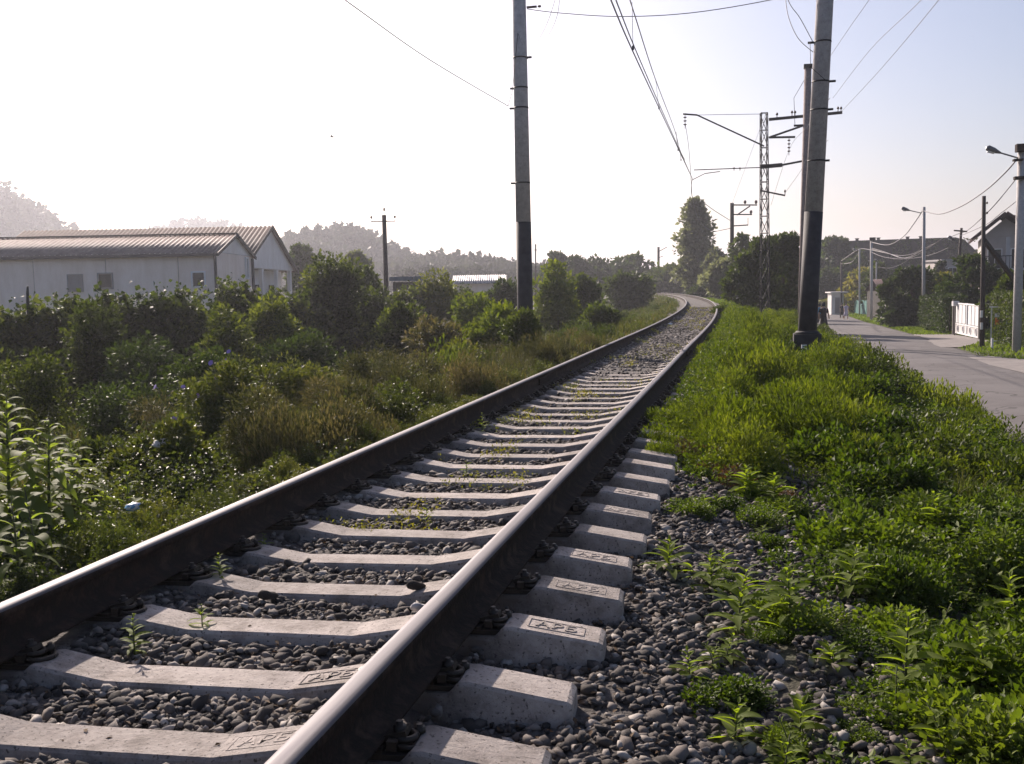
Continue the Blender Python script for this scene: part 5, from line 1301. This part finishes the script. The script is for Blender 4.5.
def arm(root, nm, a, b, w_, h=None): q = MB(); q.beam(a, b, w_, h); return q.build(nm, M['dark'], root)
tl = lambda px, py, dd=0: q5(px,py,dd)
arm(mast, 'cantilever_arm', tl(764,146), tl(697,115), .06)
arm(mast, 'cantilever_arm', tl(697,115), tl(683,114), .07)
arm(mast, 'stay_rod', tl(763,114), tl(697,115), .02)
arm(mast, 'bracket_arm', tl(760,167), tl(782,165), .16,.18)
arm(mast, 'bracket_arm', tl(782,165), tl(803,161), .09)
arm(mast, 'registration_arm', tl(760,167.5), tl(694,170), .04)
arm(mast, 'steady_arm', tl(720,171.5), tl(705,173.5), .035); arm(mast, 'steady_arm', tl(705,173.5), tl(692,180), .03)
arm(mast, 'crossarm', tl(769,119.5), tl(842,112.5), .11,.13); arm(mast, 'strut', tl(769,137.5), tl(808,124), .09)
arm(mast, 'crossarm', tl(769,137.5), tl(795,137), .09); arm(mast, 'crossarm', tl(760,190.5), tl(785,195.5), .07)
def insul(root, p, n_, r_=.07, dz=-.14, m_='ceramic', horiz=None):
    q = MB()
    for i in range(n_):
        if horiz is None: q.lathe([(.02,.03),(r_,0),(.02,-.05)], (p.x,p.y,p.z+dz*(i+.6)), 8)
        else: q.box((p.x+horiz.x*i, p.y+horiz.y*i, p.z+horiz.z*i),(.05,.05,.17))
    q.tube([(p.x,p.y,p.z),(p.x,p.y,p.z+dz*(n_+.8))],.014,5); return q.build('insulator', M[m_], root)
insul(mast, tl(685,115), 3, .10, -.17); insul(mast, tl(789,138), 4, .09, -.17)
for px in (734,740): insul(mast, tl(px,169)+Vector((0,0,.1)), 1, .08, -.1)
for px, py in ((792,116),(795,116),(838,112),(841,112),(777,118)):
    q = MB(); p = tl(px,py); q.tube([p, p+Vector((0,0,.14))],.02,5); q.lathe([(.05,.0),(.06,.05),(.03,.12)], tuple(p+Vector((0,0,.13))), 8); q.build('insulator', M['ceramic'], mast)
p = tl(785,195); q = MB(); q.tube([p,p+Vector((0,0,.16))],.02,5); q.lathe([(.05,.0),(.03,.12)], tuple(p+Vector((0,0,.13))), 8); q.build('insulator', M['ceramic'], mast)

# wooden/concrete catenary posts farther along
def farpost(label, px, ytop, ybase, d, w_, arms, cat='pole', mt='wood'):
    b = at(px, ybase, d); gz = float(zg(b.x,b.y)); t = at(px+.0, ytop, d)
    root = conepole('catenary_post', label, (b.x,b.y,gz), t.z-gz, w_/FPX*d/2*1.05, w_/FPX*d/2*.95, 0, ((t.x-b.x)/(t.z-b.z),(t.y-b.y)/(t.z-b.z)), mt, seg=10)
    for (x0,y0_,x1,y1_,ww) in arms:
        a_ = at(x0,y0_,d-.3)-Vector((b.x,b.y,gz)); b__ = at(x1,y1_,d-.3)-Vector((b.x,b.y,gz)); arm(root, 'bracket_arm', a_, b__, ww)
    return root
fp = farpost('dark wooden catenary post with arms to the right, above the track bend', 732, 203, 305, 100, 4.2,
  [(732,205,757,205,.12),(737,215,750,206,.12),(732,214.5,752,214.5,.11),(732,226,748,225,.11),(732,228,713,232,.05),(748,218,748,225,.04)])
for px, py in ((745,204),(756,204),(751,214)):
    p = at(px,py,99.7)-fp.location; q = MB(); q.lathe([(.05,0),(.13,.1),(.13,.3),(.05,.36)], tuple(p), 6); q.build('insulator', M['ceramic'], fp)
farpost('far leaning utility post with short arms beyond the meadow', 658.5, 247, 295, 165, 2.6, [(658,252,667,247,.12),(658,258,663,256,.1)])
farpost('thin far post right behind the tall left pole', 535.5, 244, 300, 120, 1.6, [(534,250,537,250,.1)])
farpost('thin far post among the trees right of the tall left pole', 587, 265, 292, 170, 1.4, [(584,270,591,269,.12)])

# street poles
def lamp_head(root, rootloc, a, b, c):
    """arm from a to b (points), head from b to c"""
    a, b, c = (p-rootloc for p in (a,b,c))
    q = MB(); q.tube([a,b],.03,6); q.build('lamp_arm', M['lamp'], root)
    d_ = (c-b); L_ = d_.length; q = MB()
    q.tube([b, b+d_*.15, b+d_*.45, b+d_*.85, c], [.035,.06,.11,.13,.05], 8); lh = q.build('lamp_head', M['lamp'], root)
    q = MB(); q.tube([b+d_*.45-Vector((0,0,.06)), b+d_*.9-Vector((0,0,.08))], [.08,.09], 8); q.build('lens', M['lens'], lh)
def streetpole(name, label, xb, yb, xt, yt, d, w0, w1, mt, lamp=None, cat='pole', zb=None):
    b = at(xb, yb, d); t = at(xt, yt, d); gz = zroad(b.y) if zb is None else zb; h = t.z-gz
    lx_, ly_ = (t.x-b.x)/(t.z-b.z), (t.y-b.y)/(t.z-b.z)
    base = Vector((b.x+lx_*(gz-b.z), b.y+ly_*(gz-b.z), gz))
    root = conepole(name, label, tuple(base), h, w0/FPX*d/2, w1/FPX*d/2, 0, (lx_,ly_), mt, cat=cat, seg=10)
    if lamp: lamp_head(root, base, *[at(x_, y_, d) for x_, y_ in lamp])
    return root, base, d
SP1 = streetpole('street_lamp', 'thick pale concrete street lamp post at the right edge of the photo', 1016.5,352, 1022,146, 41, 8.5, 7.5, 'polecon2', [(1018,158),(1001,153),(986,147.5)], 'street lamp')
for px_, py_, dm in ((1021,148,(.36,.36,.3)),(1020,178,(.42,.3,.12)),(1018,160,(.34,.3,.08))):
    q = MB(); p = at(px_,py_,40.8)-SP1[1]; q.box(tuple(p), dm); q.build('bracket', M['rust'], SP1[0])
SP2 = streetpole('street_lamp', 'slim concrete street lamp post in front of the dark round tree', 923.5,328, 924,207, 72, 3.4, 3.0, 'polecon2', [(921,213),(910,210.5),(901.5,208)], 'street lamp')
SP3 = streetpole('street_pole', 'concrete street pole with a square cap at the left end of the white panel fence', 871.5,320, 871.5,240, 101, 3.0, 2.7, 'polecon2')
q = MB(); q.box((0,0,at(871,239,101).z-SP3[1].z),(.55,.4,.3)); q.build('cap', M['trim'], SP3[0])
SP4 = streetpole('street_pole', 'dark wooden pole with a slanting brace, beside the white gate', 982,346, 984,196, 45, 5.0, 3.6, 'wood')
q = MB(); pA = at(984,240,45)-SP4[1]; pB = at(1016,282,46.5)-SP4[1]; q.beam(pA, pB+(pB-pA)*.8, .16); q.build('brace', M['wood'], SP4[0])
for py in (204,214): 
    q = MB(); p = at(987,py,44.8)-SP4[1]; q.lathe([(.03,0),(.045,.05),(.02,.1)], tuple(p), 8); q.build('insulator', M['ceramic'], SP4[0])
for py in (314,326):
    q = MB(); p = at(981.5,py,44.85)-SP4[1]; q.box(tuple(p),(.11,.03,.3), YAW); q.build('paper_notice', M['white'], SP4[0])
SP5 = streetpole('street_lamp', 'dark leaning wooden lamp post with crossarm above the clipped hedge', 955,308, 961.5,228, 74, 2.8, 2.4, 'wood', [(958.5,243),(955,240.5),(948,236.5)], 'street lamp')
q = MB(); q.beam(at(954,230.5,73.8)-SP5[1], at(967,231.5,73.8)-SP5[1], .1); q.build('crossarm', M['wood'], SP5[0])
SP6 = streetpole('street_lamp', 'thin grey lamp post just left of the capped street pole', 859.5,310, 859.5,249, 122, 1.8, 1.6, 'polecon2', [(859.5,251),(856,250),(853,249)], 'street lamp')
SP7 = streetpole('street_pole', 'thin dark pole at the far end of the street behind the walkers', 841.5,306, 841.5,262, 128, 2.0, 1.8, 'wood')
q = MB(); q.beam(at(837,263,127.8)-SP7[1], at(846,260,127.8)-SP7[1], .12); q.build('crossarm', M['wood'], SP7[0])
SP8 = streetpole('street_lamp', 'thin post with a small lamp right of the capped street pole', 876,316, 876.5,262, 108, 1.5, 1.3, 'polecon2', [(876.5,262),(876,260),(876,258.5)], 'street lamp')
# short white stake on the verge
p = at(992,350,42.5); q = MB(); q.box((p.x,p.y,zroad(p.y)+.22),(.08,.08,.5)); tag(q.build('stake', M['white']), 'short white stake in the verge grass between the dark pole and the pale pole', 'stake')

# ================================================================== WIRES
def wire(name, label, pts, r_, cat='wire', sag=None, group=None, n=14):
    P = [Vector(p) for p in pts]
    if sag is not None:
        a, b = P; P = [a.lerp(b,t/n)-Vector((0,0,sag*4*(t/n)*(1-t/n))) for t in range(n+1)]
    else:                                # smooth through the points
        Q = []
        for i in range(len(P)-1):
            p0_, p1_, p2_, p3_ = P[max(i-1,0)], P[i], P[i+1], P[min(i+2,len(P)-1)]
            for k_ in range(6):
                t = k_/6; Q.append(.5*((2*p1_)+(p2_-p0_)*t+(2*p0_-5*p1_+4*p2_-p3_)*t*t+(3*p1_-p0_-3*p2_+p3_)*t**3))
        P = Q+[P[-1]]
    q = MB(); q.tube(P, r_, 5, 0, False)
    return tag(q.build(name, M['wire']), label, cat, group)
# contact wire and messenger of the catenary over the track
cw = wire('contact_wire', 'contact wire over the track running from the top of the photo to the lattice mast', [at(560,-140,11), at(611,0,16.5), at(647,82,25), at(693,180,50)], .014)
cw2 = wire('contact_wire', 'second contact wire running close beside the first over the track', [at(566,-140,11), at(616,0,16.5), at(649.5,82,25), at(693,180,50)], .012)
ms = wire('messenger_wire', 'upper catenary messenger wire sagging above the contact wire', [at(585,-140,13), at(630,0,18.5), at(655,78,28), at(674,128,39), at(680,150,43), at(685,160,49)], .012)
for px0,py0,d0,px1,py1,d1 in ((632,2,18.6,633,48,19.0),(655.5,79,28,659,108,28.5),(676,132,39.5,678,150,40),(680,150,43,681,160,43)):
    q = MB(); q.tube([at(px0,py0,d0), at(px1,py1,d1)], .005 if d0 < 30 else .01, 4); q.box(tuple(at(px1,py1,d1)),(.04,.04,.07)); q.build('dropper', M['wire'], ms)
wire('messenger_wire', 'short vertical wire hanging from the left arm tip of the lattice mast', [at(685,122,50), at(689,150,50), at(692,196,50.2)], .012)
wire('contact_wire', 'contact wire continuing from the lattice mast to the far post above the bend', [at(692,180,50), at(692,196,58), at(700,222,80), at(713,232,99)], .014)
wire('messenger_wire', 'messenger wire running down to the far post above the bend', [at(704,203,78), at(715,211,88), at(731,221,99)], .03)
wire('cross_span_wire', 'cross span wire hanging between the two tall poles at the top of the photo', [at(527,9,23), at(560,13,22.8), at(620,16.5,22.3), at(690,13,21.8), at(770,0,21.3), at(822,-14,21)], .009)
wire('feeder_wire', 'thin wire coming from the upper left to the tall left pole', [at(120,-160,7.5), at(345,0,13.5), at(430,60,18), at(508,106,23)], .009)
wire('feeder_wire', 'faint thin wire reaching the tall left pole at mid height', [at(-60,-30,11), at(130,0,12.5), at(330,100,17), at(511,182,23)], .005)
wire('jumper_cable', 'inner looping jumper cable right of the tall left pole', [at(529,56,23), at(545,28,22.6), at(555,0,22), at(562,-30,21.5)], .006)
wire('jumper_cable', 'outer looping jumper cable right of the tall left pole', [at(530,57,23), at(548,36,22.6), at(558,12,22), at(560,-20,21.5)], .006)
wire('jumper_cable', 'outer looping jumper cable left of the tall right pole', [at(813,52,21), at(798,38,21.5), at(788,15,22), at(785,-10,22.4)], .008)
wire('jumper_cable', 'inner looping jumper cable left of the tall right pole', [at(813,42,21), at(800,18,21.3), at(790,4,21.6), at(780,-20,22)], .008)
wire('feeder_wire', 'wire crossing the sky steeply right of the tall right pole', [at(833,98,50), at(870,50,38), at(925,-4,24), at(980,-80,16)], .008)
wire('feeder_wire', 'wire right of the tall right pole leading to the crossarm end', [at(841,112,50), at(880,70,36), at(945,-8,22), at(1000,-90,15)], .008)
wire('feeder_wire', 'short wire right of the tall right pole, highest of three', [at(829,58,26), at(850,27,22), at(869,0,20), at(895,-40,18)], .005)
wire('feeder_wire', 'thin wire from the mast crossarm down toward the street side', [at(785,193,50), at(800,172,42), at(806,160,38), at(828,140,30)], .007)
wire('feeder_wire', 'thin wire from the hanging insulator of the lattice mast up to the right', [at(771,205,56), at(789,150,50), at(806,128,42), at(830,98,32)], .008)
wire('far_wire', 'thin wire between the lattice mast and the far post', [at(766,113,50), at(752,150,66), at(732,204,99)], .010)
# street wires
def pxw(label, pts, r_): return wire('street_wire', label, [at(*p) for p in pts], r_)
pxw('thick drooping cable between the pale edge pole and the slim lamp post', [(1018,158,41),(1005,173,44),(985,191,50),(962,206,58),(940,214,65),(924,211,72)], .030)
pxw('thick drooping cable from the slim lamp post to the capped street pole', [(923,210,72),(913,225,79),(903,237,86),(888,245,94),(871,242,101)], .034)
pxw('thin drooping wire from the edge pole past the dark braced pole', [(1018,176,41),(1008,189,43),(988,212,45),(968,230,72),(958,234,74)], .02)
pxw('thin wire below it, from the edge pole toward the leaning lamp post', [(1018,200,41),(1000,214,43),(985,225,45),(960,236,74)], .015)
pxw('lower cable sagging between the capped street pole and the slim lamp post', [(871,250,101),(890,254,94),(905,258,86),(923,250,72)], .024)
pxw('middle cable sagging from the capped pole toward the slim lamp post', [(871,248,101),(885,252,96),(900,257.5,88),(915,256,78),(943,238,70)], .022)
pxw('upper cable of the bundle behind the slim lamp post', [(871,249,101),(895,255,92),(912,254,80),(936,243,72),(958,234,74)], .02)
pxw('lowest slack cable running right of the slim lamp post', [(871,252,101),(884,257,96),(905,259,86),(930,255,78),(948,248,74)], .02)
pxw('thin cables joining the far lamp posts at the street end', [(871,250,101),(860,249,122),(850,255,126),(841,261,128)], .03)
pxw('drooping cable between thin lamp post and dark far pole', [(859,252,122),(852,262,125),(841,264,128)], .03)
pxw('low cable hanging across the dark hall front', [(878,267,108),(890,268,100),(905,262,90),(923,246,72)], .014)

# ================================================================== PEOPLE
def person(label, loc, h, rz, top, bottom, stride=.22, hair=(.03,.02,.015), dress=False, arms=.1):
    root = thing('person', label, 'person', loc, rz); s_ = h/1.75
    me = bpy.data.meshes.new('body')
    J = [(0,0,.95),(0,0,1.15),(0,0,1.38),(0,0,1.50),(0,-.02,1.62),(0,-.02,1.72),
         (.10,0,.90),(.11,-stride,.50),(.11,-stride*1.1+.02,.09),(.11,-stride*1.1-.14,.03),
         (-.10,0,.90),(-.11,stride*.8,.50),(-.11,stride*1.7,.12),(-.11,stride*1.7-.12,.03),
         (.19,0,1.42),(.24,arms,1.15),(.25,-arms*.2,.90),(.25,-arms*.4,.80),
         (-.19,0,1.42),(-.24,-arms,1.15),(-.25,-arms*2,.92),(-.25,-arms*2.4,.83)]
    E_ = [(0,1),(1,2),(2,3),(3,4),(4,5),(0,6),(6,7),(7,8),(8,9),(0,10),(10,11),(11,12),(12,13),(2,14),(14,15),(15,16),(16,17),(2,18),(18,19),(19,20),(20,21)]
    Rr = [.14,.12,.14,.055,.09,.07,.09,.06,.042,.035,.09,.06,.042,.035,.06,.042,.032,.03,.06,.042,.032,.03]
    me.from_pydata([(x*s_,y*s_,z*s_) for x,y,z in J], E_, [])
    o = link('body', me, root); me.materials.append(M['skin'])
    md = o.modifiers.new('skin','SKIN'); sk = me.skin_vertices[0].data
    for i, r_ in enumerate(Rr): sk[i].radius = (r_*s_, r_*s_)
    sk[0].use_root = True; md2 = o.modifiers.new('sub','SUBSURF'); md2.levels = md2.render_levels = 1
    q = MB(); q.lathe([(.10*s_,.86*s_),(.175*s_,.95*s_),(.155*s_,1.12*s_),(.19*s_,1.34*s_),(.15*s_,1.44*s_),(.06*s_,1.49*s_)], (0,0,0), 12)
    q.tube([(.17*s_,0,1.42*s_),(.225*s_,arms*.7*s_,1.22*s_)],[.075*s_,.06*s_],8); q.tube([(-.17*s_,0,1.42*s_),(-.225*s_,-arms*.7*s_,1.22*s_)],[.075*s_,.06*s_],8)
    q.build('shirt', M[top], root)
    q = MB()
    if dress: q.lathe([(.27*s_,.42*s_),(.22*s_,.65*s_),(.18*s_,.94*s_),(.15*s_,1.0*s_)], (0,0,0), 12)
    else:
        q.tube([(.10*s_,0,.94*s_),(.11*s_,-stride*s_,.50*s_),(.11*s_,(-stride*1.1+.02)*s_,.12*s_)],[.12*s_,.085*s_,.065*s_],8)
        q.tube([(-.10*s_,0,.94*s_),(-.11*s_,stride*.8*s_,.50*s_),(-.11*s_,stride*1.7*s_,.15*s_)],[.12*s_,.085*s_,.065*s_],8)
    q.build('skirt' if dress else 'trousers', M[bottom], root)
    q = MB(); q.lathe([(.09*s_,1.56*s_),(.115*s_,1.66*s_),(.10*s_,1.75*s_),(.04*s_,1.80*s_)], (0,.02*s_,0), 10); q.build('hair', M['black'], root)
    return root
def onroad(px, py):
    z = -2.2
    for _ in range(40): p = onz(px,py,z); z = .6*z+.4*(zroad(p.y)+.03)
    return (p.x,p.y,zroad(p.y)+.04)
p = onroad(823.5,334); person('woman in black clothes walking on the road beside the large right pole', p, 29.5/FPX*p[1]*1.0, PI-.3, 'black', 'black', .2, dress=True)
p = at(819.5,321,88); person('person in a blue top walking behind the woman in black', (p.x,p.y,zroad(p.y)+.04), 1.72, PI, 'cyan', 'black', .18)
p = onroad(846,320); person('person in pale patterned clothes walking at the right side of the street', p, 1.66, .2, 'lilac', 'lilac', .2, dress=True)
p = at(842,318,107); person('person in dark clothes walking just left of the one in pale clothes', (p.x,p.y,zroad(p.y)+.04), 1.6, .1, 'black', 'black', .2)

# ================================================================== LITTER, BIRD
def crumple(name, label, loc, s_, mts, seed, flat=.5, cat='litter'):
    r_ = np.random.default_rng(seed); V, F = I2; V = V*(1+r_.normal(0,.18,(len(V),1)))*np.array([1,.75,flat])*s_
    o = link(name, npmesh(name, V, F, mts, False, (r_.uniform(0,1,len(F)) < .45).astype(int) if isinstance(mts, list) else None)); o.location = loc
    o.rotation_euler = (0,.2,r_.uniform(0,6)); return tag(o, label, cat)
def lit(px, py, d): return tuple(at(px,py,d))
crumple('plastic_bag', 'crumpled blue and white plastic bag among the weeds left of the left rail', lit(133,507,5.9), .055, [M['plastic_white'], M['plastic_blue']], 1)
crumple('plastic_scrap', 'pale grey plastic scrap lying on the brambles, higher than the blue bag', lit(161,443,8.2), .09, M['oldwhite'], 2, .25)
crumple('paper_scrap', 'small white scrap between the rails far along the track', (float(onz(670,325,-.2).x), float(onz(670,325,-.2).y), -.17), .09, M['plastic_white'], 3)
crumple('paper_scrap', 'white scrap caught in the weeds left of the left rail, centre of the photo', lit(472,372,16), .07, M['plastic_white'], 4)
bt = thing('bottle', 'clear plastic bottle lying in the dark hollow of the right foreground', 'bottle', lit(871,646,4.4), .6)
q = MB(); q.tube([(-.09,0,0),(-.08,0,0),(.04,0,0),(.08,0,0),(.11,0,0)],[.02,.03,.03,.012,.012],10); q.build('bottle_body', M['lens'], bt)
q = MB(); q.tube([(.108,0,0),(.13,0,0)],.014,8); q.build('cap', M['plastic_blue'], bt)
p = at(332,137,60); bd_ = thing('bird', 'small dark bird flying high over the sheds', 'bird', tuple(p), .4)
q = MB(); q.tube([(-.14,0,0),(-.06,0,.01),(.03,0,.01),(.1,0,0),(.14,0,-.01)],[.01,.04,.045,.03,.005],6); q.build('body', M['black'], bd_)
for s_ in (-1,1):
    q = MB(); q.prism([(-.03,0),(.05,0),(.02,.13),(-.06,.24)] if s_ > 0 else [(-.03,0),(.05,0),(.02,-.13),(-.06,-.24)], .01, .018, 'Z'); o = q.build('wing', M['black'], bd_); o.rotation_euler = (s_*.5,0,0)

# ================================================================== HAZE
if HAZE > 0:
    mt = bpy.data.materials.new('haze_air'); mt.use_nodes = True; n = mt.node_tree; n.nodes.clear()
    o_ = n.nodes.new('ShaderNodeOutputMaterial'); v = n.nodes.new('ShaderNodeVolumePrincipled')
    v.inputs['Color'].default_value = (.84,.86,.95,1); v.inputs['Density'].default_value = HAZE; v.inputs['Anisotropy'].default_value = .6
    n.links.new(v.outputs[0], o_.inputs['Volume'])
    q = MB(); q.box((-20,1200,33),(3100,2640,76)); hz = q.build('haze', mt); hz['kind'] = 'stuff'
